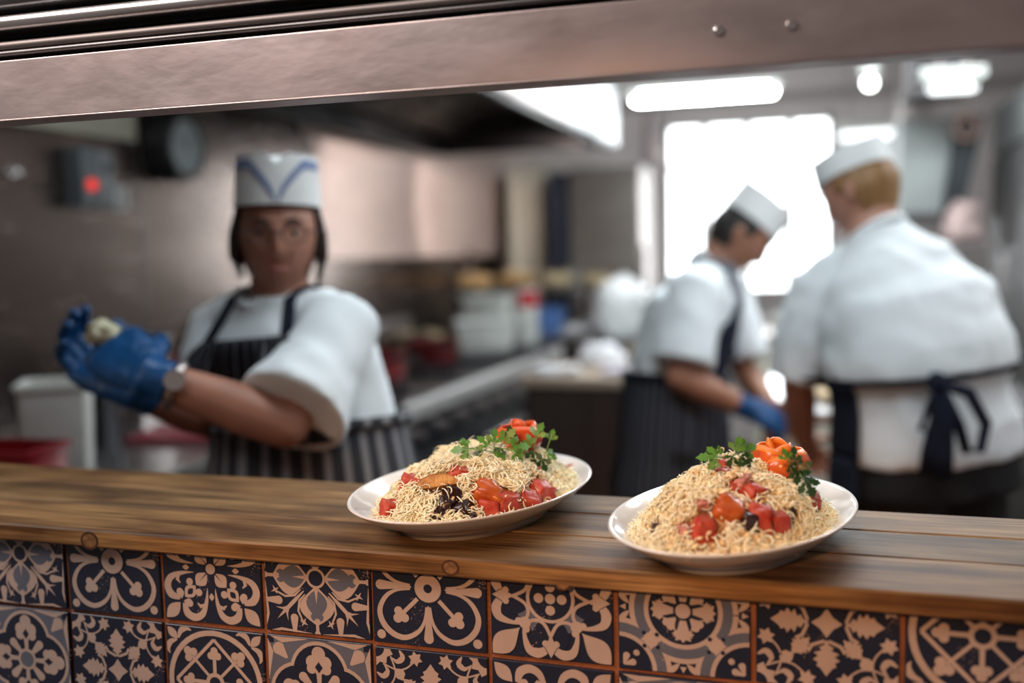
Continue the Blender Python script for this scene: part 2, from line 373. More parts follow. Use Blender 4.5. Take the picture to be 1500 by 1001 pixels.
def d_lattice():
    d = Design()
    d.put(ring(0, 0, .87, .97), CR, 0)
    d.sym(stroke([(.80, 0), (0, .80)], .062), CR, 0)
    d.sym(trefoil(.52, .075, .1), CR, 1); d.sym([[(.1, .028), (.64, .028), (.64, -.028), (.1, -.028)]], CR, 1, a0=PI/4)
    d.sym(trefoil(.70, .082), CR, 1, a0=PI/4)
    d.put(circ(0, 0, .19), CR, 2); d.put(circ(0, 0, .115), NV, 3)
    d.sym([leaf(1.06, 1.36, .08)], CR, 0, a0=PI/4)
    d.sym(mir(stroke(catm([(1.06, .02), (1.12, .16), (1.08, .28), (.98, .33)], 4), [.02, .05, .07, .09, .1, .11, .11, .1, .09, .07, .05, .03, .01])), CR, 0, a0=PI/4)
    return d
def d_quatrefoil():
    d = Design()
    d.put([(-.98, -.98), (.98, -.98), (.98, .98), (-.98, .98)], GY, 0)
    d.sym(circ(.40, 0, .56, 30), CR, 1); d.put(circ(0, 0, .66, 30), CR, 1)
    d.sym(circ(.40, 0, .495, 30), NV, 2); d.put(circ(0, 0, .6, 30), NV, 2)
    d.sym(drop(.86, 1.2, .02, .12), CR, 1, a0=PI/4); d.sym(leaf(1.22, 1.42, .07), NV, 1, a0=PI/4)
    d.sym([leaf(-.4, .4, .10)], CR, 1) if False else d.sym(stroke([(1, -.95), (.93, -.7), (.985, -.2)], [.02, .1, .01])+stroke([(1, .95), (.93, .7), (.985, .2)], [.02, .1, .01]), CR, 1)
    d.sym(trefoil(.62, .13)+[leaf(.32, .6, .09), [(.12, .035), (.4, .05), (.4, -.05), (.12, -.035)]]+mir(circ(.47, .14, .095, 14)), CR, 3); d.sym([(.40, 0), (.5, .075), (.6, 0), (.5, -.075)], NV, 4)
    d.sym(drop(.12, .52, .025, .085), CR, 3, a0=PI/4)
    d.put(circ(0, 0, .21), CR, 5); d.put(circ(0, 0, .155), GY, 6)
    return d
def glaze(name, col, rough=.26):
    """matt printed glaze, worn through in fine specks to the biscuit"""
    m = bpy.data.materials.new(name); m.use_nodes = True; nt = m.node_tree; b = nt.nodes['Principled BSDF']; L = nt.links.new; N = nt.nodes.new
    tc = N('ShaderNodeTexCoord'); n1 = N('ShaderNodeTexNoise'); L(tc.outputs['Object'], n1.inputs[0]); n1.inputs['Scale'].default_value = 26; n1.inputs['Detail'].default_value = 3
    n2 = N('ShaderNodeTexNoise'); L(tc.outputs['Object'], n2.inputs[0]); n2.inputs['Scale'].default_value = 420; n2.inputs['Detail'].default_value = 2
    ad = N('ShaderNodeMath'); ad.operation = 'MULTIPLY'; L(n1.outputs[0], ad.inputs[0]); L(n2.outputs[0], ad.inputs[1])
    rp = N('ShaderNodeValToRGB'); L(ad.outputs[0], rp.inputs[0]); e = rp.color_ramp.elements
    e[0].position = .40; e[0].color = (*col, 1); e[1].position = .46; e[1].color = (.42, .27, .21, 1)
    mx = N('ShaderNodeMixRGB'); mx.blend_type = 'MULTIPLY'; mx.inputs[0].default_value = .35; L(rp.outputs[0], mx.inputs[1]); L(n1.outputs[0], mx.inputs[2]); L(mx.outputs[0], b.inputs['Base Color'])
    b.inputs['Roughness'].default_value = rough; b.inputs['Specular IOR Level'].default_value = .35
    return m
gl_cream = glaze('cream_glaze', (.50, .375, .315)); gl_grey = glaze('grey_blue_glaze', (.125, .135, .175)); gl_navy = glaze('navy_glaze', (.020, .025, .046))
grout = mat('terracotta_grout', (.33, .125, .06), .9, 0, .35, 40, bump=.5, bscale=300)
PT = .135; ZJ = .991; HT = .0648          # tile pitch, height of the joint between the two rows in view, half a tile
def tile_print(d, ymax, key):
    mb = MB(); order = 0
    for k, (p, c, layer) in enumerate(d.L):
        q = clip(p, ymax)
        if len(q) < 3: continue
        h = -.00035-.00012*layer-.000001*(k % 40)
        mb.add([(x*HT, h, y*HT) for x, y in q], [tuple(range(len(q)))], c)
    return mb.mesh('print_'+key, [gl_cream, gl_grey, gl_navy], fix=False)
DESIGNS = dict(A=d_flower(), B=d_loops(), C=d_scroll(), D=d_fleur(), E=d_rings(), F=d_snow(), G=d_lattice(), H=d_quatrefoil())
wall_pass = MB().span((-1.35, .004, 0), (2.7, .20, 1.078)).build('wall_pass', grout); struct(wall_pass)
rowdef = {0: 'EGABCABDEFGBA', 1: 'CAHFGHFCHABGC', 2: 'BDGCAEBFGDHCE'}
cache = {}
def tile_body(hi):
    mb = MB(); a = HT; mb.add([(-a, 0, -a), (a, 0, -a), (a, 0, hi), (-a, 0, hi), (-a-.0008, .006, -a-.0008), (a+.0008, .006, -a-.0008), (a+.0008, .006, hi), (-a-.0008, .006, hi)],
           [(0, 1, 2, 3), (4, 7, 6, 5), (0, 4, 5, 1), (1, 5, 6, 2), (2, 6, 7, 3), (3, 7, 4, 0)])
    return mb.mesh('tile_body', gl_navy, bevel=.0005, seg=1)
for row in range(3):
    ymax = .285 if row == 0 else .985
    cy = ZJ+PT/2-PT*row
    for i, ch in enumerate(rowdef[row]):
        c = i-2; kb = ('b', row == 0); kp = (ch, row == 0)
        if kb not in cache: cache[kb] = tile_body(HT*.29 if row == 0 else HT)
        if kp not in cache: cache[kp] = tile_print(DESIGNS[ch], ymax, ch)
        t = link('tile', cache[kb], wall_pass, (PT*c+PT/2+random.uniform(-.0008, .0008), random.uniform(-.0006, .0004), cy+random.uniform(-.0006, .0006)), (0, random.uniform(-.008, .008), 0))
        link('glaze_print', cache[kp], t)

# ------------------------------------------------------------------ serving shelf: three planks on the wall
ZS = 1.1
w_back = wood('plank_back', (.085, .046, .019), (.235, .145, .062), (.40, .285, .135), .56, 1.0)
w_mid = wood('plank_front', (.10, .050, .019), (.28, .165, .068), (.45, .315, .15), .56, 4.3)
w_edge_lit = wood('plank_edge_lit', (.17, .080, .026), (.40, .215, .080), (.52, .31, .13), .45, 2.2)  # same wood in lighter honey: warm light on the front edge put into colour
shelf = thing('serving_shelf', 'rough wooden serving shelf of planks above the patterned tiles', 'shelf', (0, 0, 0))
def plank(y0, y1, m, seed, front=False):
    rs = []; n = 80; rnd = random.Random(seed)
    for i in range(n+1):
        x = -1.35+4.05*i/n; j = lambda s_: .0012*noise.noise((x*9, s_, seed))
        a, b = y0+j(1), y1+j(2); zt = ZS+.0007*noise.noise((x*3, seed, 2)); zb = ZS-.0215; e = .0022
        rs.append([V((x, a+e, zb)), V((x, b-e, zb)), V((x, b, zb+e)), V((x, b, zt-e)), V((x, b-e, zt)), V((x, a+e, zt)), V((x, a, zt-e)), V((x, a, zb+e))])
    mb = MB().rings(rs); N_ = 8*n
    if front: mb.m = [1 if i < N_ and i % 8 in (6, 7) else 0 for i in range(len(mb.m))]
    return mb.build('plank', [m, w_edge_lit], shelf, smooth='auto')
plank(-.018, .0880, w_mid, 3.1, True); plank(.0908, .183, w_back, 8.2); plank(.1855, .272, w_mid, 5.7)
knot_m = mat('wood_knot', (.24, .115, .042), .5, 0, .6, 120, (1, 1, 1), bump=.2, bscale=300, col2=(.10, .04, .015)); knot_r = mat('knot_rim', (.07, .026, .010), .5, 0, .4, 90)
for x, z, r in ((.187, ZS-.007, .0115), (.64, ZS-.011, .009), (.76, ZS-.018, .008)):
    mb = MB()
    mb.lathe([(r*1.1, -.0004), (r*1.1, .0001), (r*.82, .00012)], 24, 1, .86, mat=1); mb.lathe([(r*.82, .00012), (r*.5, .00014), (.0006, .00014)], 24, 1, .86)
    k = mb.build('knot', [knot_m, knot_r], shelf, (x, -.01805, min(z, ZS-.002-r*.97))); k.rotation_euler = (PI/2, 0, 0)

# ------------------------------------------------------------------ steel header over the opening, with its screws, and the rolled shutter above
header = MB()
header.span((-1.35, -.022, 1.578), (2.7, -.018, 1.6445)).span((-1.35, -.022, 1.5765), (2.7, .016, 1.579)).span((-1.35, -.018, 1.6405), (2.7, .22, 1.6445))
header.span((-1.35, .012, 1.5765), (2.7, .016, 1.590))
hd = header.build('trim_1', steel_header, bevel=.0012); struct(hd)
for sx, sz in ((.9157, 1.6097), (.9792, 1.6093)):
    mb = MB().lathe([(.0048, 0), (.0050, .0006), (.0042, .0018), (.0024, .0023), (.0022, .0016), (.0004, .0014)], 16)
    s_ = mb.build('screw', chrome, hd, (sx, -.0222, sz), smooth='auto'); s_.rotation_euler = (PI/2, 0, 0)
upper = MB().span((-1.35, .03, 1.6445), (2.7, .20, 2.7)).build('wall_above_pass', black_enamel); struct(upper)
sh = thing('roller_shutter', 'rolled steel shutter slats and guide rail above the steel header', 'shutter', (0, 0, 1.6445))
def rail(prof, name, m):
    mb = MB(); mb.rings([[V((x, y, z)) for y, z in prof] for x in (-1.35, 2.7)]); return mb.build(name, m, sh, smooth='auto')
def half(cy, cz, r, k=10): return [(cy-r*math.sin(PI*i/k), cz-r*math.cos(PI*i/k)) for i in range(k+1)]
rail([(.02, .006)]+half(-.012, .0100, .0032)+[(.02, .0135)], 'slat', steel_dark)
rail([(.02, .0138)]+half(-.010, .0190, .0050)+[(.02, .0245)], 'slat', mat('dull_rail', (.22, .19, .18), .5, .8))
rail([(.02, .035)]+half(-.012, .0440, .0085, 14)+[(.02, .053)], 'guide_roll', steel_bright)
rail([(.02, .060)]+half(-.004, .072, .011)+[(.02, .084)], 'slat', steel_dark)
rail([(.02, .086)]+half(-.004, .099, .012)+[(.02, .112)], 'slat', steel)
rail([(-.04, .126), (-.04, .40), (.02, .40), (.02, .126)], 'shutter_box', steel_dark)
# ------------------------------------------------------------------ the kitchen shell
XL, XR, YB, ZC = -1.35, 2.7, 6.35, 2.72
struct(MB().span((XL-.1, -3.4, -.08), (XR+.1, YB+.1, 0)).build('floor', floor_mat))
struct(MB().span((XL-.1, .2, ZC), (XR+.1, YB+.1, ZC+.1)).build('ceiling', ceiling_mat))
wl = MB().span((XL-.1, 0, 0), (XL-.006, YB+.1, ZC)).build('wall_left', paint_pale); struct(wl)
pan = [(.0, 1.06), (1.06, 2.10), (2.10, 3.3), (3.3, 4.5), (4.5, 5.55), (5.55, 6.34)]
pink_panel = mat('pinkish_wall_panel', (.74, .62, .57), .4, .15, .12, 3, (1, 1, 4))
wall_steel = mat('brushed_wall_steel', (.21, .165, .145), .25, .92, .12, 2.2, (1, 1, 4), .02, 30, rvar=.04)
for k, (a, b) in enumerate(pan):
    MB().span((XL-.006, a+.002, 0), (XL, b-.002, 1.84 if k < 2 else 1.40 if k > 2 else 2.35)).build('panel', wall_steel, wl, bevel=.001)
    if k > 2: MB().span((XL-.006, a+.002, 1.404), (XL, b-.002, 2.35)).build('panel', pink_panel, wl, bevel=.001)
MB().span((XL-.006, 1.06-.006, 0), (XL+.002, 1.06+.006, 1.84)).build('panel_joint', steel_dark, wl)
MB().span((XL-.006, 2.10-.006, 0), (XL+.002, 2.10+.006, 1.84)).build('panel_joint', steel_dark, wl)
# back wall with the window opening
wx0, wx1, wz0, wz1 = -.12, 1.07, 1.08, 2.34
wb = MB()
wb.span((XL-.1, YB, 0), (wx0, YB+.14, ZC)).span((wx1, YB, 0), (XR+.1, YB+.14, ZC)).span((wx0, YB, 0), (wx1, YB+.14, wz0)).span((wx0, YB, wz1), (wx1, YB+.14, ZC))
wb_o = wb.build('wall_back', paint_white); struct(wb_o)
struct(MB().span((XR, .2, 0), (XR+.1, YB+.1, ZC)).build('wall_right', paint_white))
win = thing('window_1', 'wide bright kitchen window with slim white glazing bars', None, ((wx0+wx1)/2, YB+.05, wz0)); struct(win)
ww, wh = wx1-wx0, wz1-wz0
frame_m = mat('window_frame_paint', (.62, .57, .55), .5)
fr = MB(); 
for a, b in (((-ww/2, -.03, 0), (-ww/2+.05, .03, wh)), ((ww/2-.05, -.03, 0), (ww/2, .03, wh)), ((-ww/2, -.03, 0), (ww/2, .03, .05)), ((-ww/2, -.03, wh-.05), (ww/2, .03, wh))): fr.span(a, b)
fr.build('frame', frame_m, win, bevel=.004)
for k in (-1, 0, 1): MB().span((k*ww/4-.018, -.022, .05), (k*ww/4+.018, .022, wh-.05)).build('glazing_bar', frame_m, win, bevel=.003)
MB().span((-ww/2+.05, -.02, wh-.36), (ww/2-.05, .02, wh-.325)).build('transom', frame_m, win, bevel=.003)
glass = mat('window_glass', (.95, .97, .97), .02, 0, trans=1, spec=.4)
for k in range(4):
    for z0, z1 in ((.05, wh-.36), (wh-.325, wh-.05)):
        MB().span((-ww/2+k*ww/4+.03, -.002, z0), (-ww/2+(k+1)*ww/4-.03, .002, z1)).build('pane', glass, win)
MB().span((-ww/2-.04, -.16, -.03), (ww/2+.04, -.03, 0)).build('window_sill', frame_m, win, bevel=.004)
struct(MB().span((XL, YB-.05, 2.42), (XR, YB-.001, 2.50)).build('trim_2', mat('dark_trim', (.42, .38, .37), .6)))

# ------------------------------------------------------------------ lamps of the kitchen
tube_glow = mat('lit_tube', (1, 1, 1), .4, emit=(.93, .98, 1), estr=95); lamp_glow = mat('lit_bulb', (1, 1, 1), .4, emit=(.92, 1, .98), estr=14)
tube_dim = mat('worn_lit_tube', (1, 1, 1), .4, emit=(.93, .98, 1), estr=2.2)
def fluorescent(c, L_, rz, label, drop=.0, glow=tube_glow):
    t = thing('fluorescent_light', label, 'light', c, rz, )
    MB().span((-L_/2-.05, -.05, .03), (L_/2+.05, .05, .075)).build('housing', white_plastic, t, bevel=.006)
    MB().tube([(-L_/2, 0, 0), (L_/2, 0, 0)], .022, 12, round_ends=True).build('tube', glow, t, smooth=True)
    for s_ in (-1, 1):
        MB().span((s_*L_/2-.015, -.02, -.005), (s_*L_/2+.015, .02, .035)).build('socket', white_plastic, t)
        if drop: MB().tube([(s_*L_*.35, 0, .07), (s_*L_*.35, 0, drop)], .006, 8).build('suspension_rod', steel, t)
    return t
a = P(1030, 140, 5.3)
fluorescent(a, .70, 0, 'long fluorescent light hanging before the bright window, left of the round lamp', ZC-a.z)
b = P(1272, 198, 6.35); fluorescent(b, .34, 0, 'short fluorescent light low beside the top right corner of the window', ZC-b.z, tube_dim)
c = P(1395, 128, 4.2); fluorescent(c, .15, 0, 'short fluorescent light high at the right beside the steel fridge', ZC-c.z, tube_dim)
d = P(1274, 122, 4.6)
t = thing('round_lamp', 'small round white lamp glowing under the ceiling right of the long tube', 'lamp', d)
MB().ball((0, 0, 0), .026, 16).build('bulb', lamp_glow, t, smooth=True)
MB().lathe([(.02, .03), (.045, .04), (.05, .09), (.03, .12), (.012, .125), (.012, ZC-d.z)], 16).build('fitting', white_plastic, t, smooth='auto')

# ------------------------------------------------------------------ extractor hood over the range
hy0, hy1, hx1, hz = 2.12, 4.62, -.10, 2.0
hood = thing('extractor_hood', 'big dark steel extractor hood over the cooking range', 'hood', (XL, hy0, hz))
hl = hy1-hy0; hw = hx1-XL
hood_dark = mat('hood_inside', (.028, .026, .026), .45, .6, .4, 4)
MB().span((.0, 0, .36), (hw, hl, .40)).build('top_plate', hood_dark, hood)
MB().span((0.2, 0, -.0), (hw, .02, .38)).build('end_panel', hood_dark, hood, bevel=.003)
MB().span((0.2, hl-.02, 0), (hw, hl, .38)).build('end_panel', hood_dark, hood, bevel=.003)
MB().span((hw-.02, 0, 0), (hw, hl*.56, .40)).build('front_panel', mat('hood_front_steel', (.60, .54, .52), .5, .6, .15, 5), hood, bevel=.003)
MB().span((hw-.02, hl*.563, 0), (hw, hl, .40)).build('front_panel', mat('hood_front_lit', (.80, .83, .84), .35, .1, .06, 5), hood, bevel=.003)  # far half of the steel front whitened, reflected tube light put into colour
MB().span((.18, 0, .0), (.2, hl, .40)).build('back_panel', hood_dark, hood)
filt = mat('filter_steel', (.075, .062, .048), .4, .7, .6, 14, (1, 1, 1), col2=(.02, .018, .016))
for k in range(5):
    y0 = .06+k*(hl-.1)/5; f = MB()
    f.prism([(.28, y0, .10), (hw-.28, y0, .30), (hw-.28, y0, .325), (.28, y0, .125)], (0, 0, 0), (0, (hl-.16)/5-.02, 0))
    fo = f.build('filter', filt, hood)
    g = MB()
    for q in range(7):
        u = q/6*.9+.05; x = .28+u*(hw-.56); z = .10+u*.20
        g.span((x-.012, y0+.02, z-.022), (x+.012, y0+(hl-.16)/5-.04, z+.004))
    g.build('baffle', filt, fo)
MB().span((hw-.06, .02, -.02), (hw-.02, hl-.02, .0)).build('grease_gutter', hood_dark, hood)
for k, (ly, ty) in enumerate(((1.30, 4.0), (2.30, 5.3))):  # spots and housings added in the hood to brighten the wall panels
    hl_ = MB().lathe([(.03, 0), (.045, .012), (.045, .05), (.02, .07), (.002, .07)], 16, c=(hw-.09, ly, .02)).build('hood_fill_lamp', steel_dark, hood, smooth='auto')
    spot('hood_fill_spot', (XL+hw-.09, hy0+ly, hz+.005), (XL, ty, 1.70), 75, (1, .86, .80), R(62), .03)
duct = MB().span((XL+.3, 2.9, hz+.40), (XL+.9, 3.6, ZC)).build('hood_duct', hood_dark, hood); duct.location = (-XL, -hy0, -hz)

# ------------------------------------------------------------------ range cooker along the left wall
ry0, ry1, rx0, rx1, rz = 2.2, 4.40, XL+.03, -.40, .90
rng = thing('range_cooker', 'long black range cooker with steel rails along the steel wall', 'cooker', (rx0, ry0, 0))
dx, dy = rx1-rx0, ry1-ry0
MB().span((0, 0, .12), (dx-.02, dy, rz-.03)).build('body', black_enamel, rng, bevel=.006)
MB().span((0, 0, rz-.03), (dx, dy, rz)).build('hob_top', mat('hob_iron', (.03, .03, .033), .4, .6, .3, 10), rng, bevel=.004)
MB().span((dx-.002, 0, rz-.075), (dx+.025, dy, rz-.005)).build('front_rail', mat('rail_steel', (.86, .85, .83), .38, .8), rng, bevel=.012)
MB().span((dx-.02, 0, rz-.20), (dx-.004, dy, rz-.08)).build('control_panel', black_enamel, rng)
for k in range(9):
    mb = MB().lathe([(.024, 0), (.022, .02), (.02, .03), (.002, .03)], 16); q = mb.build('knob', steel, rng, (dx-.004, .15+k*.24, rz-.14), smooth='auto'); q.rotation_euler = (0, PI/2, 0)
for k in range(3):
    y0 = .04+k*dy/3; dr = MB().span((dx-.02, y0, .16), (dx+.004, y0+dy/3-.07, rz-.22)).build('oven_door', black_enamel, rng, bevel=.006)
    MB().tube([(dx+.05, y0+.03, rz-.27), (dx+.05, y0+dy/3-.10, rz-.27)], .014, 12, round_ends=True).tube([(dx, y0+.06, rz-.27), (dx+.05, y0+.06, rz-.27)], .008, 8).tube([(dx, y0+dy/3-.13, rz-.27), (dx+.05, y0+dy/3-.13, rz-.27)], .008, 8).build('handle', steel_bright, dr, smooth=True)
    MB().span((dx+.002, y0+.14, .28), (dx+.007, y0+dy/3-.21, rz-.36)).build('oven_window', mat('oven_glass_%d' % k, (.01, .01, .012), .08), dr)
for k in range(4):
    for x in (.24, .66):
        g = MB(); cx, cy = x, .3+k*.52
        for q in range(4):
            a_ = PI/4*q; v = V((math.cos(a_), math.sin(a_), 0))*.15; g.tube([V((cx, cy, rz+.02))-v, V((cx, cy, rz+.02))+v], .008, 6)
        g.lathe([(.15, rz+.008), (.16, rz+.008), (.16, rz+.028), (.15, rz+.028)], 20, c=(cx, cy, 0)).build('burner_grate', black_enamel, rng)
for x in (.06, dx-.08):
    for y in (.06, dy-.06): MB().lathe([(.02, 0), (.025, .01), (.025, .12)], 12, c=(x, y, 0)).build('leg', steel, rng)
MB().span((0, 0, rz), (.03, dy, rz+.16)).build('splashback', steel, rng, bevel=.003)
def pan(loc, r, h, col, label, group=None, hang=0, handle=True):
    t = thing('saucepan', label, 'pan', loc, hang, group)
    MB().lathe([(r*.92, 0), (r*.97, .008), (r, h), (r*1.03, h+.004), (r*.98, h+.004), (r*.94, .012), (.004, .012)], 28).build('pot', col, t, smooth='auto')
    if handle: MB().tube([(r, 0, h*.8), (r+.05, 0, h*.85), (r+.20, 0, h*.95)], [.009, .010, .012], 8, round_ends=True).build('handle', black_plastic, t, smooth=True)
    return t
def bowl(loc, r, h, m, label, cat='bowl', name='mixing_bowl', group=None):
    return tag(MB().lathe([(r*.42, 0), (r*.45, .004), (r*.8, h*.45), (r, h), (r*1.04, h+.002), (r*.97, h), (r*.76, h*.45), (r*.4, .01), (.003, .008)], 28).build(name, m, None, loc, smooth='auto'), label, cat, group)
red_iron = mat('dark_red_enamel', (.16, .02, .022), .35, 0, .3, 9)
gz = rz+.028
pan((-.72, 2.62, gz), .15, .11, red_iron, 'dark red casserole pan at the near end of the range', hang=-.6)
pan((-1.05, 3.1, gz), .16, .13, steel, 'wide steel saucepan on the range against the steel wall', hang=.4)
pan((-.72, 3.3, gz), .12, .09, red_iron, 'small dark red pan on the middle of the range', hang=-.9)
pan((-1.06, 2.45, gz), .15, .15, steel_dark, 'dark steel stockpot at the near back corner of the range', hang=2.4)
def tub(loc, sx, sy, h, m, label, cat='tub', name='plastic_tub', rz_=0, group=None, taper=.85, rim=True, fill=None):
    t = thing(name, label, cat, loc, rz_, group); rs = []; r_ = .012
    def rr(x, y, z): 
        out = []
        for cx, cy, a0 in ((1, 1, 0), (-1, 1, 90), (-1, -1, 180), (1, -1, 270)):
            for q in range(4):
                a_ = R(a0+30*q); out.append(V((cx*(x/2-r_)+r_*math.cos(a_), cy*(y/2-r_)+r_*math.sin(a_), z)))
        return out
    k = taper
    rs = [rr(sx*k, sy*k, 0), rr(sx*k+.004, sy*k+.004, .004), rr(sx, sy, h), rr(sx-.008, sy-.008, h), rr(sx*k-.006, sy*k-.006, .006)]
    MB().rings(rs).build('shell', m, t, smooth='auto')
    if rim: MB().rings([rr(sx+.002, sy+.002, h-.012), rr(sx+.014, sy+.014, h-.010), rr(sx+.014, sy+.014, h+.001), rr(sx-.006, sy-.006, h+.001), rr(sx-.006, sy-.006, h-.012)], cap=False).build('rim', m, t, smooth='auto')
    return t
pz = rz+.03
tub((-.62, 3.78, pz), .30, .24, .15, white_plastic, 'white plastic tub at the far end of the range', rz_=.3)
tub((-.70, 4.15, pz), .26, .30, .26, white_plastic, 'tall white tub behind the white tub on the range', rz_=-.1)
t = tub((-.50, 4.12, pz), .10, .10, .30, white_plastic, 'white carton with a red label at the far corner of the range', 'carton', 'milk_carton', .2, taper=1, rim=False)
MB().span((-.04, -.053, .20), (.053, .053, .285)).build('label_band', mat('red_label', (.45, .03, .04), .5), t)

# ------------------------------------------------------------------ bench on the left, under the switch box
bench = thing('steel_bench', 'low steel bench against the left wall beside the bespectacled cook', 'bench', (XL+.03, .30, 0))
bx, by, bz = .90, 1.62, .93
MB().span((0, 0, bz-.035), (bx, by, bz)).build('worktop', steel_bright, bench, bevel=.004)
for x in (.05, bx-.05):
    for y in (.05, by-.05): MB().span((x-.02, y-.02, 0), (x+.02, y+.02, bz-.035)).build('leg', steel, bench)
MB().span((.03, .03, .25), (bx-.03, by-.03, .28)).build('undershelf', steel_dark, bench)
def bench_at(px, py): return on(px, py, 2, bz)
q = on(84, 690, 0, -.73); tub((q.x+.01, q.y, bz), .15, .17, .205, white_plastic, 'square white plastic tub standing on the left bench', rz_=.62, taper=.9)
q = on(22, 700, 0, -.62); tub((q.x-.0, q.y-.02, bz), .20, .14, .105, red_plastic, 'dark red plastic box in front of the white tub on the bench', 'box', 'plastic_box', .1, taper=.97)
q = on(159, 690, 0, -.80); MB().lathe([(.045, 0), (.047, .003), (.047, .23), (.05, .235), (.05, .27), (.046, .275), (.002, .275)], 24, c=(0, 0, 0)).build('canister', mat('canister_grey', (.045, .045, .05), .35, .5), None, (q.x, q.y, bz), smooth='auto')
tag(bpy.data.objects['canister'], 'dark round canister standing beside the white tub on the bench', 'canister')
q = on(206, 690, 0, -.90); t = tub((q.x, q.y+.03, bz), .10, .16, .26, steel, 'narrow steel container between canister and cook on the bench', 'container', 'steel_container', .1, taper=.98)
q = on(262, 560, 0, -1.0); pan((q.x, q.y, bz), .12, .17, red_iron, 'dark red pot on the bench behind the blue gloves', hang=2.2)
q = on(268, 655, 0, -.66); t = thing('chopping_board', 'dark red chopping board lying on the bench below the gloves', 'chopping board', (q.x, q.y, bz), .2)
MB().span((-.12, -.10, 0), (.12, .10, .018)).build('board', mat('red_board', (.20, .03, .04), .5), t, bevel=.006)

# ------------------------------------------------------------------ fixed on the left wall
q = on(118, 262, 0, XL); bxo = thing('switch_box', 'grey wall switch box with a red button on the left wall', 'switch box', (XL, q.y, q.z))
MB().span((0, -.075, -.095), (.07, .075, .095)).build('case', grey_plastic, bxo, bevel=.006)
MB().span((.068, .0, -.085), (.078, .07, .085)).build('cover', mat('cover_grey', (.26, .29, .30), .5), bxo, bevel=.004)
MB().lathe([(.018, 0), (.016, .012), (.002, .014)], 16, M=Matrix.Rotation(PI/2, 3, 'Y'), c=(.07, -.035, -.025)).build('red_button', mat('red_lamp', (.6, .02, .02), .4, emit=(1, .05, .04), estr=.9), bxo, smooth='auto')
MB().span((.077, .028, .015), (.084, .042, .055)).span((.077, .020, .028), (.084, .050, .04)).build('lever', black_plastic, bxo, bevel=.002)
MB().lathe([(.004, 0), (.004, .004), (.001, .005)], 8, M=Matrix.Rotation(PI/2, 3, 'Y'), c=(.078, .035, -.05)).build('screw', chrome, bxo)
q = on(173, 290, 0, XL); t = thing('socket_plate', 'pale square socket plate beside the wall switch box', 'socket', (XL, q.y, q.z))
MB().span((0, -.043, -.043), (.012, .043, .043)).build('plate', mat('plate_pale', (.42, .44, .43), .4), t, bevel=.003)
for s_ in (-1, 1): MB().span((.011, s_*.02-.008, -.012), (.016, s_*.02+.008, .012)).build('rocker', white_plastic, t, bevel=.002)
q = on(15, 252, 0, XL); t = thing('wall_hook', 'small pale hook on the steel wall left of the switch box', 'hook', (XL, q.y, q.z))
MB().lathe([(.016, 0), (.016, .004), (.006, .006), (.006, .03), (.012, .034), (.002, .038)], 14, M=Matrix.Rotation(PI/2, 3, 'Y')).build('peg', steel_bright, t, smooth='auto')
q = on(268, 216, 0, XL+.09); ck = thing('wall_clock', 'round wall clock with thick black case on the left wall', 'clock', (XL, q.y, q.z))
RM = Matrix.Rotation(PI/2, 3, 'Y')
MB().lathe([(.115, 0), (.125, .01), (.125, .10), (.118, .112), (.098, .112), (.096, .100), (.002, .1)], 36, M=RM).build('case', black_plastic, ck, smooth='auto')
MB().lathe([(.0965, 0), (.0965, .003), (.001, .003)], 36, M=RM, c=(.1005, 0, 0)).build('dial', mat('dial_pale', (.36, .42, .42), .5), ck)
for k in range(12):
    a_ = PI/6*k; MB().box((.1045, .078*math.sin(a_), .078*math.cos(a_)), (.001, .006, .016), rot=Matrix.Rotation(-a_, 3, 'X')).build('hour_mark', black_plastic, ck)
MB().box((.106, .016, .020), (.002, .007, .055), rot=Matrix.Rotation(-.7, 3, 'X')).build('hour_hand', black_plastic, ck)
MB().box((.108, -.028, .012), (.002, .005, .08), rot=Matrix.Rotation(1.17, 3, 'X')).build('minute_hand', black_plastic, ck)

# ------------------------------------------------------------------ far side: worktop with shelf, fridge, posts
cwt = thing('back_worktop', 'crowded steel worktop with an upper shelf past the range', 'worktop', (-1.33, 4.75, 0))
MB().span((0, 0, .87), (1.25, .72, .91)).build('top', steel, cwt, bevel=.004)
MB().span((0, .38, 1.16), (1.25, .72, 1.185)).build('shelf_board', steel_bright, cwt, bevel=.003)
for x in (.03, 1.22):
    MB().span((x-.018, .68, 0), (x+.018, .716, 1.45)).build('post', steel, cwt); MB().span((x-.018, .03, 0), (x+.018, .066, .87)).build('leg', steel, cwt)
    MB().span((x-.012, .4, 1.13), (x+.012, .7, 1.16)).build('bracket', steel, cwt)
MB().span((.03, .05, .3), (1.24, .64, .33)).build('undershelf', steel_dark, cwt)
MB().span((.02, .66, .0), (1.23, .68, .86)).build('back_sheet', hood_dark, cwt)
crust = mat('bread_crust', (.50, .33, .14), .7, 0, .4, 20, bump=.4); bread2 = mat('bread_pale', (.60, .48, .29), .7, 0, .3, 25, bump=.4)
def loaf(loc, L_, w, h, m, label, rz_):
    t = tag(link('bread_loaf', None, None, loc, (0, 0, rz_)), label, 'bread', 'bread loaves on the upper shelf')
    mb = MB(); rs = []
    for i in range(11):
        u = i/10; e = math.sin(PI*(.08+.84*u))**.45; bump_ = 1+.06*math.sin(u*22)
        rs.append([V((-L_/2+L_*u, w/2*e*math.cos(2*PI*j/14)*bump_, h/2+h/2*e*math.sin(2*PI*j/14)*bump_)) for j in range(14)])
    mb.rings(rs).build('crumb', m, t, smooth=True)
    sl = MB()
    for k in range(3):
        x = (-.28+.28*k)*L_; sl.tube([(x-.03, -w*.22, h*.96), (x, 0, h*1.03), (x+.03, w*.22, h*.96)], .008, 6)
    sl.build('score_mark', bread2, t, smooth=True)
sy = 5.28
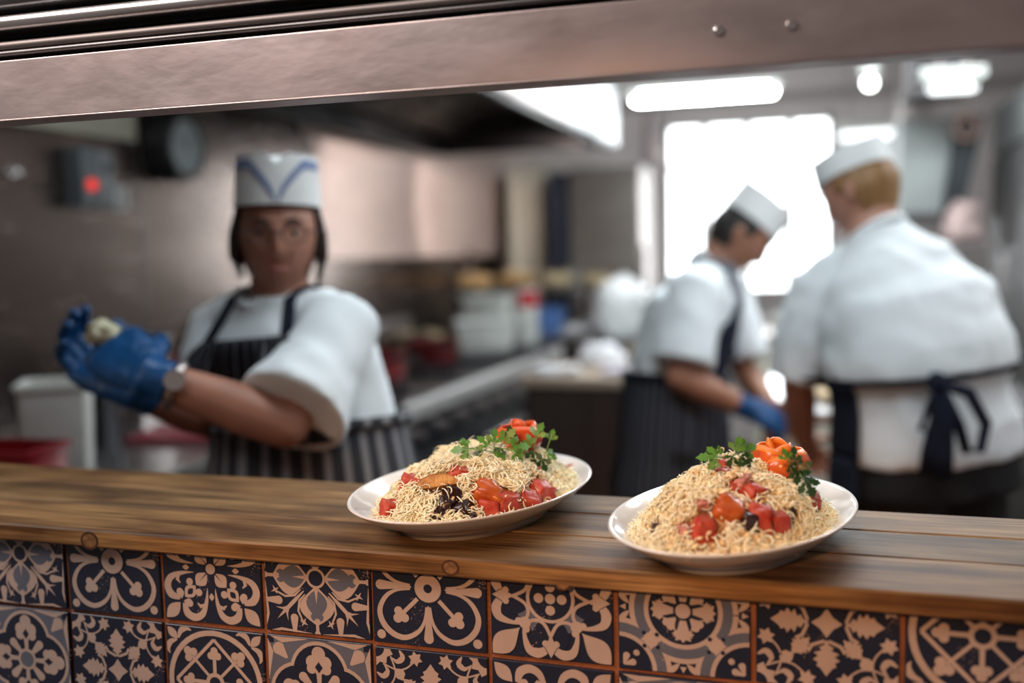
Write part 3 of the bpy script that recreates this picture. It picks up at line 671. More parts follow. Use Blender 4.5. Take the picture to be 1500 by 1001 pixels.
for px, L_, w, h, m, lb, rz_ in ((695, .24, .12, .09, crust, 'brown bread loaf at the left end of the upper shelf', .3), (760, .26, .12, .10, crust, 'golden bread loaf in the middle of the upper shelf', -.2), (815, .20, .13, .10, bread2, 'pale floury loaf on the upper shelf beside the golden loaf', .5), (872, .19, .11, .08, bread2, 'small pale loaf at the right end of the upper shelf', -.4)):
    q = on(px, 430, 1, sy); loaf((q.x, sy+random.uniform(-.02, .05), 1.185), L_, w, h, m, lb, rz_)
wz = .91
q = on(798, 500, 1, 4.98); tub((q.x, 5.0, wz), .24, .20, .16, blue_plastic, 'pale blue plastic tub on the crowded back worktop', rz_=.1, taper=.88)
q = on(720, 470, 1, 5.05); tub((q.x, 5.05, wz), .25, .2, .12, white_plastic, 'white tub on the back worktop left of the blue tub', rz_=.2)
paper = mat('white_paper', (.68, .68, .70), .8, 0, .08, 6)
def crumple(name, loc, r, m, label, cat, seed, amp=.25):
    me = bpy.data.meshes.new(name); bm = bmesh.new(); bmesh.ops.create_icosphere(bm, subdivisions=4, radius=1)
    for v in bm.verts:
        n = v.co.normalized(); k = 1+amp*noise.noise(n*1.7+V((seed, 0, 0)))+amp*.6*abs(noise.noise(n*4.1+V((0, seed, 0))))
        v.co = V((n.x*r[0]*k, n.y*r[1]*k, max(-r[2]*.75, n.z*r[2]*k)+r[2]*.75))
    bm.to_mesh(me); bm.free(); me.materials.append(m); me.polygons.foreach_set('use_smooth', [True]*len(me.polygons))
    return tag(link(name, me, None, loc), label, cat)
bag_m = mat('bag_plastic', (.72, .74, .74), .4, 0, .08, 8)
q = on(905, 450, 1, 4.6); 
t = thing('side_table', 'steel side table carrying the big white bag', 'table', (q.x, 4.55, 0))
MB().span((-.20, -.16, .87), (.26, .16, .905)).build('top', steel, t, bevel=.004)
for x in (-.17, .23):
    for y in (-.13, .13): MB().span((x-.018, y-.018, 0), (x+.018, y+.018, .87)).build('leg', steel, t)
crumple('plastic_bag', (q.x+.02, 4.55, .905), (.17, .13, .20), bag_m, 'big puffy white plastic bag on the side table', 'bag', 3.3)
for k, (px, lb) in enumerate(((842, 'white paper parcel on the back worktop right of the blue tub'), (770, 'crumpled white paper below the blue tub'))):
    q = on(px, 540, 1, 4.82); crumple('paper_parcel', (q.x, 4.82, wz), (.08, .045, .04), paper, lb, 'paper', 8.1+k*3, .35)
q = on(882, 700, 1, 4.2); t = tub((q.x, 4.15, .0), .26, .26, .30, red_plastic, 'red plastic bin on the floor below the white bag', 'bin', 'plastic_bin', .2)
bowl((-.30, 5.02, wz), .12, .10, steel_bright, 'steel bowl on the back worktop between blue tub and parcel')
t = thing('bread_tray', 'wicker tray of pale rolls by the wall on the range', 'basket', (-1.06, 3.95, rz+.03), .1)
MB().lathe([(.13, 0), (.15, .05), (.155, .05), (.14, -.002)], 24, 1.3, 1).build('tray', mat('wicker', (.36, .25, .13), .8, 0, .4, 60, bump=.5), t, smooth='auto')
for q_ in range(4): MB().ball((-.10+.066*q_, .03*(-1)**q_, .055), (.045, .04, .03), 12).build('roll', bread2, t, smooth=True)
wt = thing('work_table', 'dark-sided work table heaped with papers between range and stooping cook', 'table', (-.20, 2.98, 0))
dk = mat('dark_brown_panel', (.035, .02, .016), .6)
MB().span((0, 0, .86), (.56, .60, .90)).build('top', mat('table_top_tan', (.42, .33, .25), .5, 0, .2, 7), wt, bevel=.004)
MB().span((.02, .02, .08), (.54, .58, .858)).build('cabinet', dk, wt, bevel=.004)
for k in range(2): MB().span((.03+k*.255, .004, .12), (.275+k*.255, .02, .84)).build('door', dk, wt, bevel=.003)
for x in (.05, .51):
    for y in (.05, .55): MB().lathe([(.018, 0), (.018, .08)], 10, c=(x, y, 0)).build('foot', black_plastic, wt)
def sheets(loc, n_, rz_, label, m):
    t = thing('paper_stack', label, 'paper', loc, rz_)
    for k in range(n_): o = MB().span((-.09, -.065, 0), (.09, .065, .008)).build('sheaf', m, t, (.006*math.sin(k*2.1), .008*math.cos(k*3.3), .008*k)); o.rotation_euler = (0, 0, .22*math.sin(k*1.9))
sheets((-.07, 3.10, .90), 4, .3, 'stack of white papers at the front left of the work table', paper)
sheets((.22, 3.12, .90), 3, -.4, 'stack of lilac papers at the front right of the work table', mat('lilac_paper', (.56, .53, .60), .8))
crumple('paper_parcel', (.06, 3.36, .90), (.10, .08, .06), paper, 'crumpled white paper at the back of the work table', 'paper', 12.3, .35)
tub((.27, 3.42, .90), .16, .14, .08, mat('tan_plastic', (.50, .38, .25), .6), 'low tan tub at the back right of the work table', rz_=.3)
# tall fridge by the back wall and the things round it
q0, q1 = on(832, 300, 1, 5.65), on(938, 300, 1, 5.65)
fr_ = thing('tall_fridge', 'tall brown-grey steel fridge left of the bright window', 'fridge', (q0.x, 5.65, 0)); fw = q1.x-q0.x
fridge_m = mat('fridge_steel', (.30, .265, .24), .45, .7, .2, 3, (1, 1, 3))
MB().span((0, .02, .1), (fw, .48, 1.98)).build('cabinet', fridge_m, fr_, bevel=.006); MB().span((.008, 0, .14), (fw-.008, .022, 1.95)).build('door', fridge_m, fr_, bevel=.006)
MB().tube([(.05, -.03, .9), (.05, -.03, 1.3)], .01, 8, round_ends=True).build('handle', steel_bright, fr_, smooth=True)
for x in (.05, fw-.05): MB().lathe([(.02, 0), (.02, .1)], 10, c=(x, .1, 0)).build('foot', black_plastic, fr_)
q0, q1 = on(803, 300, 1, 5.6), on(829, 300, 1, 5.6)
t = thing('dark_cabinet', 'narrow tall dark blue cabinet beside the brown-grey fridge', 'cabinet', (q0.x, 5.6, 0)); fw = q1.x-q0.x-.004
navy_p = mat('navy_cabinet', (.018, .024, .045), .5)
MB().span((0, .02, 0), (fw, .5, 1.95)).build('carcass', navy_p, t, bevel=.004); MB().span((.004, 0, .03), (fw-.004, .02, 1.92)).build('door', navy_p, t, bevel=.003); MB().span((fw*.7, -.02, 1.0), (fw*.85, 0, 1.15)).build('handle', steel, t)
q0, q1 = on(745, 300, 1, 5.9), on(800, 300, 1, 5.9)
t = thing('cream_cupboard', 'tall cream cupboard between the steel wall and dark cabinet', 'cupboard', (q0.x, 5.9, 0)); fw = q1.x-q0.x-.004
MB().span((0, .02, 0), (fw, .42, 2.02)).build('carcass', paint_cream, t, bevel=.004); MB().span((.004, 0, .05), (fw/2-.003, .02, 2.0)).build('door', paint_cream, t, bevel=.003); MB().span((fw/2+.003, 0, .05), (fw-.004, .02, 2.0)).build('door', paint_cream, t, bevel=.003)
q0, q1 = on(941, 300, 1, 6.2), on(964, 300, 1, 6.2)
t = thing('boxed_pipe', 'pale boxed pipe running up the wall left of the window', 'pipe', ((q0.x+q1.x)/2, 6.28, 0))
MB().lathe([(.055, 0), (.055, 2.4)], 18).build('pipe', mat('pipe_pink', (.60, .52, .51), .6), t, smooth='auto')
for z in (.5, 1.3, 2.1): MB().lathe([(.057, z), (.064, z+.002), (.064, z+.03), (.057, z+.032)], 18).build('clip', steel, t)

# ------------------------------------------------------------------ right: prep table, cabinet, fridge
pt = thing('prep_table', 'steel prep table between the two stooping cooks', 'table', (.80, 2.25, 0)); pw, pd = .88, 1.05
MB().span((0, 0, .86), (pw, pd, .90)).build('top', steel_bright, pt, bevel=.004)
for x in (.04, pw-.04):
    for y in (.04, pd-.04): MB().span((x-.02, y-.02, 0), (x+.02, y+.02, .86)).build('leg', steel, pt)
MB().span((.03, .03, .28), (pw-.03, pd-.03, .31)).build('undershelf', steel_dark, pt)
t = thing('chopping_board', 'pale wooden chopping board on the prep table under the hands', 'chopping board', (1.18, 2.62, .90), .1)
MB().span((-.20, -.15, 0), (.20, .15, .025)).build('board', mat('pale_board', (.50, .36, .20), .6, 0, .25, 12, (1, 6, 6)), t, bevel=.006)
MB().tube([(.15, -.05, .026), (.15, .05, .026)], .008, 8, round_ends=True).build('grip_groove', black_plastic, t)
bowl((1.02, 3.08, .90), .13, .10, steel_bright, 'steel mixing bowl at the back of the prep table')
bowl((1.42, 3.05, .90), .10, .09, white_plastic, 'white bowl at the back of the prep table')
tom_dark = mat('tomato_far', (.5, .06, .02), .3)
for k, (x, y, lb) in enumerate(((1.30, 2.55, 'orange pepper piece on the pale board, nearest the left cook of the pair'), (1.26, 2.66, 'orange pepper piece on the pale board, beside the first'))):
    crumple('pepper_piece', (x, y, .925), (.035, .028, .022), mat('pepper_far_%d' % k, (.55, .13, .02), .4), lb, 'vegetable', 2.2+k, .2)
pd_t = thing('back_counter', 'low counter of jars and tubs below the kitchen window', 'counter', (.62, 5.1, 0))
MB().span((0, 0, .0), (1.7, .6, .86)).build('cabinet', paint_cream, pd_t); MB().span((-.02, -.02, .86), (1.72, .62, .90)).build('worktop', steel, pd_t, bevel=.004)
for k in range(4): MB().span((.02+k*.42, -.018, .1), (.42+k*.42, 0, .82)).build('door', paint_cream, pd_t, bevel=.003)
jar_m = [mat('jar_tint_%d' % i, c_, .25) for i, c_ in enumerate(((.55, .56, .50), (.30, .34, .30), (.60, .50, .38), (.45, .48, .52)))]
for k in range(7):
    x = .75+k*.21; r = .045+.015*(k % 3); h = .14+.05*((k*2) % 3)
    tag(MB().lathe([(r*.9, 0), (r, .01), (r, h*.75), (r*.7, h*.88), (r*.7, h), (.002, h)], 18).build('storage_jar', jar_m[k % 4], None, (x, 5.3+.05*(k % 2), .90), smooth='auto'), ('leftmost', 'second', 'third', 'middle', 'fifth', 'sixth', 'rightmost')[k]+' of the seven storage jars in a row on the counter below the window', 'jar', 'jars on the back counter')
# wall cabinet on the right, dark side towards us
q0, q1 = on(1318, 250, 1, 4.4), on(1398, 250, 1, 4.4); za, zb = on(1360, 312, 1, 4.4).z, on(1360, 172, 1, 4.4).z
gc = thing('extractor_box', 'pale grey hanging extractor box with slanted dark side', 'extractor', (q0.x, 4.4, za)); gw = q1.x-q0.x; gh = zb-za
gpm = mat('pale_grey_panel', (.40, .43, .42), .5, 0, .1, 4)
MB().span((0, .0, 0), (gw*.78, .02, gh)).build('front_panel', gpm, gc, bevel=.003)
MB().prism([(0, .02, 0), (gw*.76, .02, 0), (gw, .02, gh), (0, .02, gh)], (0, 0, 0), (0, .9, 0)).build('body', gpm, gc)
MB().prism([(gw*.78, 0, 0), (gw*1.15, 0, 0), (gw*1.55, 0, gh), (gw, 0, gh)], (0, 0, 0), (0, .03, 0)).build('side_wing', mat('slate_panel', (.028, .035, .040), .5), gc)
MB().span((0, 0, -.05), (gw*1.1, .9, -.002)).build('gutter', steel_dark, gc)
MB().span((gw*.1, .2, gh), (gw*.8, .7, ZC-za)).build('duct', steel, gc)
q = on(1418, 185, 1, 4.3); t = thing('cable_loop', 'pinkish coiled cable hung beside the extractor box', 'cable', (q.x, 4.36, q.z))
MB().tube([(.045*math.cos(a_/3), .006*math.sin(a_*1.7), .055*math.sin(a_/3)) for a_ in range(38)], .013, 8).build('coil', mat('cable_pink', (.50, .33, .27), .6), t, smooth=True)
MB().tube([(0, 0, .05), (0, 0, ZC-q.z)], .006, 6).build('hanger', steel, t)
q = on(1412, 325, 1, 4.2); t = thing('wall_shelf', 'small steel shelf holding a crumpled pink bag', 'shelf', (q.x-.12, 4.1, q.z-.10))
MB().span((-.12, 0, -.02), (1.2, .3, 0)).build('board', steel, t, bevel=.003); MB().span((1.0, .1, -(q.z-.12)), (1.05, .16, -.02)).build('post', steel, t)
MB().span((-.1, .1, -(q.z-.10)), (-.05, .16, -.02)).build('post', steel, t)
crumple('paper_bag', (q.x, 4.22, q.z-.10), (.085, .07, .11), mat('pink_paper', (.62, .46, .43), .8, 0, .1, 9), 'crumpled pale pink bag on the small steel shelf', 'bag', 6.2, .3)
q = on(1330, 107, 1, 4.0); t = thing('air_vent', 'dark square ceiling vent box right of the round lamp', 'vent', (q.x+.12, 4.0, q.z-.10)); t.location.z = min(t.location.z, ZC-.28)
MB().span((-.13, 0, 0), (.13, .3, ZC-t.location.z)).build('casing', steel_dark, t, bevel=.004)
for k in range(4): MB().box((0, -.004, .05+k*.055), (.22, .012, .03), rot=Matrix.Rotation(.6, 3, 'X')).build('louvre', black_plastic, t)
fr_steel = mat('fridge_dark_steel', (.05, .048, .047), .55, .35, .35, 3, (1, 5, 1))
rf = thing('upright_fridge', 'tall dark steel fridge along the right wall behind the broad cook', 'fridge', (1.78, 2.35, 0)); fl = 2.05
MB().span((.02, 0, .1), (.72, fl, 2.06)).build('cabinet', fr_steel, rf, bevel=.006)
for k in range(3):
    y0 = k*fl/3; dr = MB().span((0, y0+.005, .14), (.022, y0+fl/3-.005, 1.82)).build('door', fr_steel, rf, bevel=.006)
    MB().tube([(-.035, y0+.07, 1.0), (-.035, y0+.07, 1.35)], .011, 8, round_ends=True).build('handle', steel, dr, smooth=True)
MB().span((0, .005, 1.84), (.022, fl-.005, 2.05)).build('vent_panel', mat('fridge_top_grey', (.08, .085, .083), .6), rf, bevel=.004)
for x in (.08, .66):
    for y in (.08, fl-.08): MB().lathe([(.02, 0), (.02, .1)], 10, c=(x, y, 0)).build('foot', black_plastic, rf)
# ------------------------------------------------------------------ people
skin_a = mat('skin_warm', (.40, .185, .125), .5, 0, .15, 18, sss=.15); skin_b = mat('skin_tan', (.36, .17, .105), .5, 0, .15, 18, sss=.15); skin_c = mat('skin_fair', (.46, .235, .165), .5, 0, .15, 18, sss=.15)
cotton = mat('white_cotton', (.78, .84, .87), .9, 0, .05, 7, bump=.25, bscale=28, spec=.15)
paper_hat = mat('paper_hat', (.74, .77, .78), .8, 0, .04, 10, spec=.2); hat_blue = mat('hat_stripe', (.19, .25, .42), .8)
glove_m = mat('blue_nitrile', (.003, .075, .24), .42, 0, .25, 14, bump=.4, bscale=45)
navy_cloth = mat('navy_apron_cloth', (.013, .018, .034), .85, 0, .3, 15, spec=.2)
stripe_a = striped('grey_apron_stripes', (.035, .038, .046), (.22, .225, .24), 26, .36); stripe_bib = striped('dark_bib_stripes', (.016, .018, .025), (.16, .165, .18), 12, .2); stripe_b = striped('navy_apron_stripes', (.017, .021, .031), (.085, .095, .115), 34, .24)
hair_dark = mat('dark_brown_hair', (.022, .011, .008), .5, 0, .4, 40, (1, 1, .2)); hair_fair = mat('fair_hair', (.30, .165, .06), .5, 0, .45, 40, (1, 1, .2), col2=(.16, .08, .03)); hair_black = mat('black_hair', (.014, .010, .008), .5, 0, .4, 40)
trouser_m = mat('black_trousers', (.008, .008, .010), .9, 0, .3, 10); shoe_m = mat('black_shoes', (.01, .01, .01), .35)
eye_w = mat('eye_white', (.27, .22, .20), .2); eye_d = mat('eye_iris', (.03, .018, .01), .15); lip_m = mat('lips', (.36, .11, .09), .45)
Z = V((0, 0, 1))
from mathutils.bvhtree import BVHTree
def wrap(tor, bvh, t, a, off, reach=.15):   # the point of the worn shirt outside section t at angle a
    q = tor.pt(t, a, reach); c = tor.at(t)[0]; c = V((c.x, c.y, c.z)); d = (tor.pt(t, a, -.03)-q).normalized(); o = q; best = None
    for _ in range(6):
        h = bvh.ray_cast(o, d, reach+.06)
        if h[0] is None: break
        if h[1].dot(d) < 0: best = h[0]; break
        o = h[0]+d*.001
    base = tor.pt(t, a, .012)
    return (best if best is not None and (best-base).length < .12 else base)-d*off
def shoulder_top(bvh, p, off=.006):
    h = bvh.ray_cast(p+Z*.2, -Z, .4); return (h[0] if h[0] is not None else p)+Z*off
def wrapped(tor, bvh, name, m, parent, t0, t1, a0, a1, off, n=20, k=30, wid=None, thick=.004):
    mb = MB(); mb.uv = []; g = []
    for i in range(n+1):
        u = i/n; am = (a0+a1)/2; w = wid(u) if wid else 1
        g.append([wrap(tor, bvh, t0+(t1-t0)*u, am+(a0+(a1-a0)*j/k-am)*w, off) for j in range(k+1)]); mb.uv += [(j/k, u) for j in range(k+1)]
    for _ in range(2):
        g = [[(g[i][j]*2+g[max(i-1, 0)][j]+g[min(i+1, n)][j]+g[i][max(j-1, 0)]+g[i][min(j+1, k)])/6 for j in range(k+1)] for i in range(n+1)]
    mb.rings(g, cap=False, closed=False); o = mb.build(name, m, parent, smooth=True, fix=False); q = o.modifiers.new('thickness', 'SOLIDIFY'); q.thickness = thick; q.offset = 1
    return o
def remesh(mb, name, m, voxel, smooth, parent=None, fold=0, fold_s=(9, 9, 5), seed=0):
    me = mb.mesh(name, m, fix=True); o = link(name, me, parent)
    a = o.modifiers.new('r', 'REMESH'); a.mode = 'VOXEL'; a.voxel_size = voxel; a.use_smooth_shade = True
    b = o.modifiers.new('s', 'SMOOTH'); b.factor = .5; b.iterations = smooth
    dg = bpy.context.evaluated_depsgraph_get(); ev = o.evaluated_get(dg); new = bpy.data.meshes.new_from_object(ev)
    o.modifiers.clear(); o.data = new; new.name = name
    new.materials.clear(); new.materials.append(m); new.polygons.foreach_set('material_index', [0]*len(new.polygons)); new.polygons.foreach_set('use_smooth', [True]*len(new.polygons))
    if fold:
        nr = [v.normal.copy() for v in new.vertices]
        for v, n in zip(new.vertices, nr):
            c = v.co; w = noise.noise(V((c.x*4, c.y*4, c.z*4+seed)))
            k = noise.noise(V((c.x*fold_s[0]+seed+w*1.2, c.y*fold_s[1]+w, c.z*fold_s[2]-w*1.5)))
            v.co = c+n*fold*(1-2.2*abs(k)+.5*noise.noise(c*22))
        new.update()
    return o
class Torso:                    # stack of elliptical sections; angle 90 deg is the front, 0 the person's right
    def __init__(s, keys): s.k = keys
    def at(s, t):
        n = len(s.k)-1; t = max(0, min(t, n-1e-6)); i = int(t); f = t-i; g = f*f*(3-2*f)
        a, b = s.k[i], s.k[i+1]; c = a[0].lerp(b[0], f)
        lo, hi = s.k[max(i-1, 0)][0], s.k[min(i+2, n)][0]
        ax = (b[0]-a[0]).normalized().lerp((hi-lo).normalized(), .5).normalized()
        X = -(a[3].lerp(b[3], g)); X = (X-ax*X.dot(ax)).normalized()
        return c, a[1]+(b[1]-a[1])*g, a[2]+(b[2]-a[2])*g, X, ax.cross(X)
    def pt(s, t, a, off=0, e=.86):
        c, rx, ry, X, Y = s.at(t); ca, sa = math.cos(a), math.sin(a)
        return c+X*((rx+off)*math.copysign(abs(ca)**e, ca))+Y*((ry+off)*math.copysign(abs(sa)**e, sa))
    def loft(s, mb, t0, t1, n=18, off=0, k=28):
        return mb.rings([[s.pt(t0+(t1-t0)*i/n, 2*PI*j/k, off) for j in range(k)] for i in range(n+1)])
    def patch(s, name, m, parent, t0, t1, a0, a1, off, n=20, k=40, wid=None, flare=0, thick=.004, wav=0):
        mb = MB(); mb.uv = []; rs = []
        for i in range(n+1):
            u = i/n; t = t0+(t1-t0)*u; w = wid(u) if wid else 1; am = (a0+a1)/2
            rs.append([s.pt(t, am+(a0+(a1-a0)*j/k-am)*w, off+flare*u+wav*u*math.sin(j*.9+i*.1)) for j in range(k+1)]); mb.uv += [(j/k, u) for j in range(k+1)]
        mb.rings(rs, cap=False, closed=False); o = mb.build(name, m, parent, smooth=True, fix=False)
        q = o.modifiers.new('thickness', 'SOLIDIFY'); q.thickness = thick; q.offset = 1
        return o
def headpt(n):                  # unit direction -> skull surface in head space (x right, y forward, z up)
    x, y, z = n; g = lambda v, c, w: math.exp(-((v-c)/w)**2)
    sx, sy, sz = .0745, .096, .118
    jaw = max(0, -z); front = max(0, y)
    sx *= 1-.30*jaw**1.5; sy *= (1-.10*jaw) if y > 0 else (1-.32*jaw)
    px, py, pz = x*sx, y*sy, z*sz
    if y > 0:
        py -= .010*abs(x)**3*0; py *= 1-.05*g(x, 0, .5)
        py += .021*g(x, 0, .15)*(max(0, min(1, (.22-z)/.5)) if z > -.28 else max(0, 1-(-.28-z)/.09))*front**2
        py += .004*(g(x, .2, .08)+g(x, -.2, .08))*0
        py -= .011*(g(x, .40, .20)+g(x, -.40, .20))*g(z, .02, .14)*front
        py += .005*(g(x, .35, .28)+g(x, -.35, .28))*g(z, .22, .09)*front
        py += .004*(g(x, .45, .2)+g(x, -.45, .2))*g(z, -.28, .2)*front
        py += .005*g(x, 0, .22)*(g(z, -.52, .06)+g(z, -.64, .06))*front-.004*g(x, 0, .26)*g(z, -.58, .025)*front
        py += .009*g(x, 0, .26)*g(z, -.86, .16)
    return V((px, py, pz))
def headgrid(mb, f, na=56, nb=44, keep=None, scale=1.0, mat_=0):
    idx = {}; vs_ = []; fs = []
    for i in range(nb+1):
        for j in range(na):
            th = PI*(i+.0001)/(nb+.0002); ph = 2*PI*j/na; n = V((math.sin(th)*math.cos(ph), math.sin(th)*math.sin(ph), math.cos(th)))
            idx[i, j] = len(vs_); vs_.append(f(headpt(n)*scale))
    for i in range(nb):
        for j in range(na):
            k = (j+1) % na; th = PI*(i+.5)/nb; ph = 2*PI*(j+.5)/na
            if keep is None or keep(math.sin(th)*math.cos(ph), math.sin(th)*math.sin(ph), math.cos(th)): fs.append((idx[i, j], idx[i+1, j], idx[i+1, k], idx[i, k]))
    return mb.add(vs_, fs, mat_)
def hand(mb, W_, d, pn, thumb, curl=.5, s=1.0, spread=.06, rk=1.0):
    """palm and five separate fingers: W_ wrist, d towards the fingers, pn the palm's inner normal, thumb the side the thumb leaves from"""
    d = V(d).normalized(); pn = V(pn); pn = (pn-d*pn.dot(d)).normalized(); th = d.cross(pn); th = th if th.dot(V(thumb)) > 0 else -th
    rs = []
    for u, w, h in ((-.015, .026, .021), (.0, .029, .020), (.03, .037, .018), (.06, .042, .0165), (.088, .042, .0135), (.098, .036, .008)):
        c = V(W_)+d*u*s; rs.append([c+(th*w*math.cos(2*PI*j/14)+pn*h*math.sin(2*PI*j/14))*s*rk for j in range(14)])
    mb.rings(rs)
    for k, (lat, L1, L2, L3, r) in enumerate(((.031, .044, .026, .021, .0092), (.010, .049, .030, .023, .0095), (-.011, .045, .028, .022, .0090), (-.031, .035, .021, .019, .0080))):
        p = V(W_)+(d*.088+th*lat)*s; a = (lat/.031)*spread; dd = (d+th*a).normalized(); pts = [V(W_)+(d*.06+th*lat*.9)*s, p]; ang = 0
        for q, (l, c_) in enumerate(((L1, .75), (L2, 1.15), (L3, .7))):
            ang += curl*c_*(1+.06*k); v = dd*math.cos(ang)+pn*math.sin(ang); p = p+v*l*s; pts.append(p)
        r *= rk; mb.tube(pts, [r*s, r*1.05*s, r*s, r*.92*s, r*.8*s], 10, round_ends=True)
    b = V(W_)+(d*.022+th*.026)*s; v1 = (th*.75+d*.6+pn*.35).normalized(); v2 = (d*.8+th*.25+pn*.55).normalized(); v3 = (d*.8-th*.1+pn*.6).normalized()
    mb.tube([b-th*.012*s, b, b+v1*.036*s, b+v1*.036*s+v2*.032*s, b+v1*.036*s+v2*.032*s+v3*.024*s], [q*s*rk for q in (.014, .0145, .0118, .0105, .0085)], 10, round_ends=True)
def person(spec):
    S = spec; base = V((S['hip'].x, S['hip'].y, 0)); Lh, Ls = S['Lhip'].normalized(), S['Lsh'].normalized()
    root = thing('person', S['label'], 'person', base)
    inv = lambda o: (setattr(o, 'matrix_parent_inverse', Matrix.Translation(-base)), o)[1]
    # ---- one continuous body
    mb = MB(); N, hd, sh = S['neck'], S['head'], S['sh']
    U = S['hup'].normalized(); F = S['hfwd'].normalized(); F = (F-U*F.dot(U)).normalized(); X = F.cross(U)
    hs = S.get('hs', 1.0); hf = lambda p: hd+(X*p.x+F*p.y+U*p.z)*hs
    headgrid(mb, hf)
    for s_ in (1, -1):
        Me = Matrix((X*s_, F, U)).transposed()
        mb.ball(hf(V((s_*.077, -.012, -.006))), (.009*hs, .018*hs, .030*hs), 12, M=Me @ Matrix.Rotation(.25, 3, 'Z'))
    mb.tube([N-Z*.06, N, hd-U*.06*hs-F*.022*hs, hd-F*.015], [.066*S.get('nk', 1), .056*S.get('nk', 1), .054, .05], 16, round_ends=True)
    tor = Torso(S['torso']); tor.loft(mb, 0, len(S['torso'])-1, 16, -.022)
    for k in ('L', 'R'):
        sg = 1 if k == 'L' else -1; a, e, w = S['sh'+k], S['el'+k], S['wr'+k]; fv = (w-e)
        mb.tube([sh.lerp(a, .5), a, a.lerp(e, .5), e], [.06, .058, .050, .041], 14, round_ends=True)
        mb.tube([e, e+fv*.28, e+fv*.65, w], [.041, .044, .036, .027], 14, round_ends=True)
        hand(mb, w, S['hd'+k], S['pn'+k], S['th'+k], S.get('curl'+k, .5), S.get('hsz', 1), rk=.78 if S['glove'+k] else .95)
        h = S['hip']+Lh*sg*.095-Z*.06; kn = V((h.x, h.y, .50))+S['Fhip']*.03; an = V((kn.x, kn.y, .09))-S['Fhip']*.05
        mb.tube([h+Z*.05, h-Z*.12, kn, kn-Z*.12, an], [.09, .085, .056, .055, .037], 14, round_ends=True)
        mb.tube([an-Z*.04, an-Z*.045+S['Fhip']*.10, an-Z*.055+S['Fhip']*.17], [.042, .036, .026], 12, round_ends=True)
    body = inv(remesh(mb, 'body', S['skin'], .0052, 3, root))
    # ---- face
    ey = MB()
    for s_ in (1, -1):
        c = hf(V((s_*.031, .0715, .003))); ey = MB(); ey.ball(c, .0098, 12); ey.ball(c+(F*.0056)*hs, .0056, 10, mat=1); inv(ey.build('eye', [eye_w, eye_d], root, smooth=True))
        inv(MB().tube([hf(V((s_*x, .001+math.sqrt(max(0, .092**2*(1-(x/.08)**2))), z))) for x, z in ((.016, .024), (.03, .029), (.045, .025))], [.0025, .0035, .002], 6, round_ends=True).build('eyebrow', S['hairm'], root, smooth=True))
    inv(MB().tube([hf(V((x, y, z))) for x, y, z in ((-.023, .080, -.066), (-.010, .090, -.064), (0, .091, -.0655), (.010, .090, -.064), (.023, .080, -.066))], [.002, .005, .0055, .005, .002], 8, flat=.7).build('lips', lip_m, root, smooth=True))
    # ---- hair
    hb = MB(); headgrid(hb, hf, 64, 48, S['hairmask'], 1.055)
    hr = inv(hb.build('hair', S['hairm'], root, smooth=True, fix=False)); q = hr.modifiers.new('thickness', 'SOLIDIFY'); q.thickness = .010; q.offset = 0
    for v in hr.data.vertices: v.co += (v.co-hd).normalized()*.004*noise.noise(v.co*45)
    # ---- paper hat
    ho = S['hat']; hb = MB(); nA = 72
    def hp(a, z, inset=0):
        rx, ry = .083-inset-.006*z/.09, .100-inset-.004*z/.09
        return hf(V((rx*math.cos(a), ry*math.sin(a)-.004, ho['z']+z+ho.get('tilt', 0)*math.sin(a))))
    def top(a):
        d_ = abs((a-PI/2+PI) % (2*PI)-PI); return ho['h']*(1-ho.get('notch', 0)*math.exp(-(d_/.16)**2)+ho.get('peak', 0)*math.exp(-(d_/.5)**2)+ho.get('rear', 0)*math.exp(-((PI-d_)/.5)**2))
    A = [2*PI*j/nA for j in range(nA)]
    hb.rings([[hp(a, 0, .003) for a in A], [hp(a, 0) for a in A], [hp(a, top(a)*.5) for a in A], [hp(a, top(a)) for a in A], [hp(a, top(a), .003) for a in A], [hp(a, ho['h']*.72, .006) for a in A]], cap=False)
    hat = inv(hb.build('paper_hat', paper_hat, root, smooth='auto'))
    cb = MB(); cb.rings([[hp(a, ho['h']*.55, .005) for a in A], [hp(a, ho['h']*.9, .012) for a in A], [hp(a, ho['h']*(1.0+.05*math.cos(2*a)), .04) for a in A], [hp(a, ho['h']*1.02, .079) for a in A]]); c_ = cb.build('hat_crown', paper_hat, hat, smooth=True); inv(c_)
    c_.matrix_parent_inverse = Matrix.Identity(4)
    if ho.get('stripes'):
        for s_ in (1, -1):
            sb = MB(); r0, r1 = [], []
            for i in range(25):
                u = i/24; a = PI/2+s_*(.03+1.25*u); zt = ho['h']*(.10+.80*min(1, u*1.9)**.6); w_ = .018
                r0.append(hp(a, zt, -.0016)); r1.append(hp(a, max(.002, zt-w_), -.0016))
            sb.rings([r0, r1], cap=False, closed=False); o = sb.build('hat_stripe', hat_blue, hat, fix=False)
    # ---- clothes
    shb = MB(); st = S['shirt']; tor.loft(shb, st.get('t0', 0), len(S['torso'])-1.0, 20, st.get('off', .012))
    for k in ('L', 'R'):
        a, e = S['sh'+k], S['el'+k]; end = a.lerp(e, st['slv']); r = st['r']; hem = st.get('hem'+k, st['hem'])
        shb.tube([N.lerp(a, .25)-Z*.03, N.lerp(a, .7)-Z*.012, a, a.lerp(end, .5), end], [.058, r*.92, r, r*1.04, hem], 20)
    shirt = inv(remesh(shb, 'shirt', cotton, .0085, 4, root, st.get('fold', .005), st.get('fs', (9, 9, 6)), S['seed']))
    inv(MB().tube([N+(X*math.cos(a)*.068+F*math.sin(a)*.068*.95)-Z*(.012+.018*math.sin(a)) for a in [2*PI*i/24 for i in range(25)]], .011, 8, flat=1.6).build('collar', cotton, root, smooth=True))
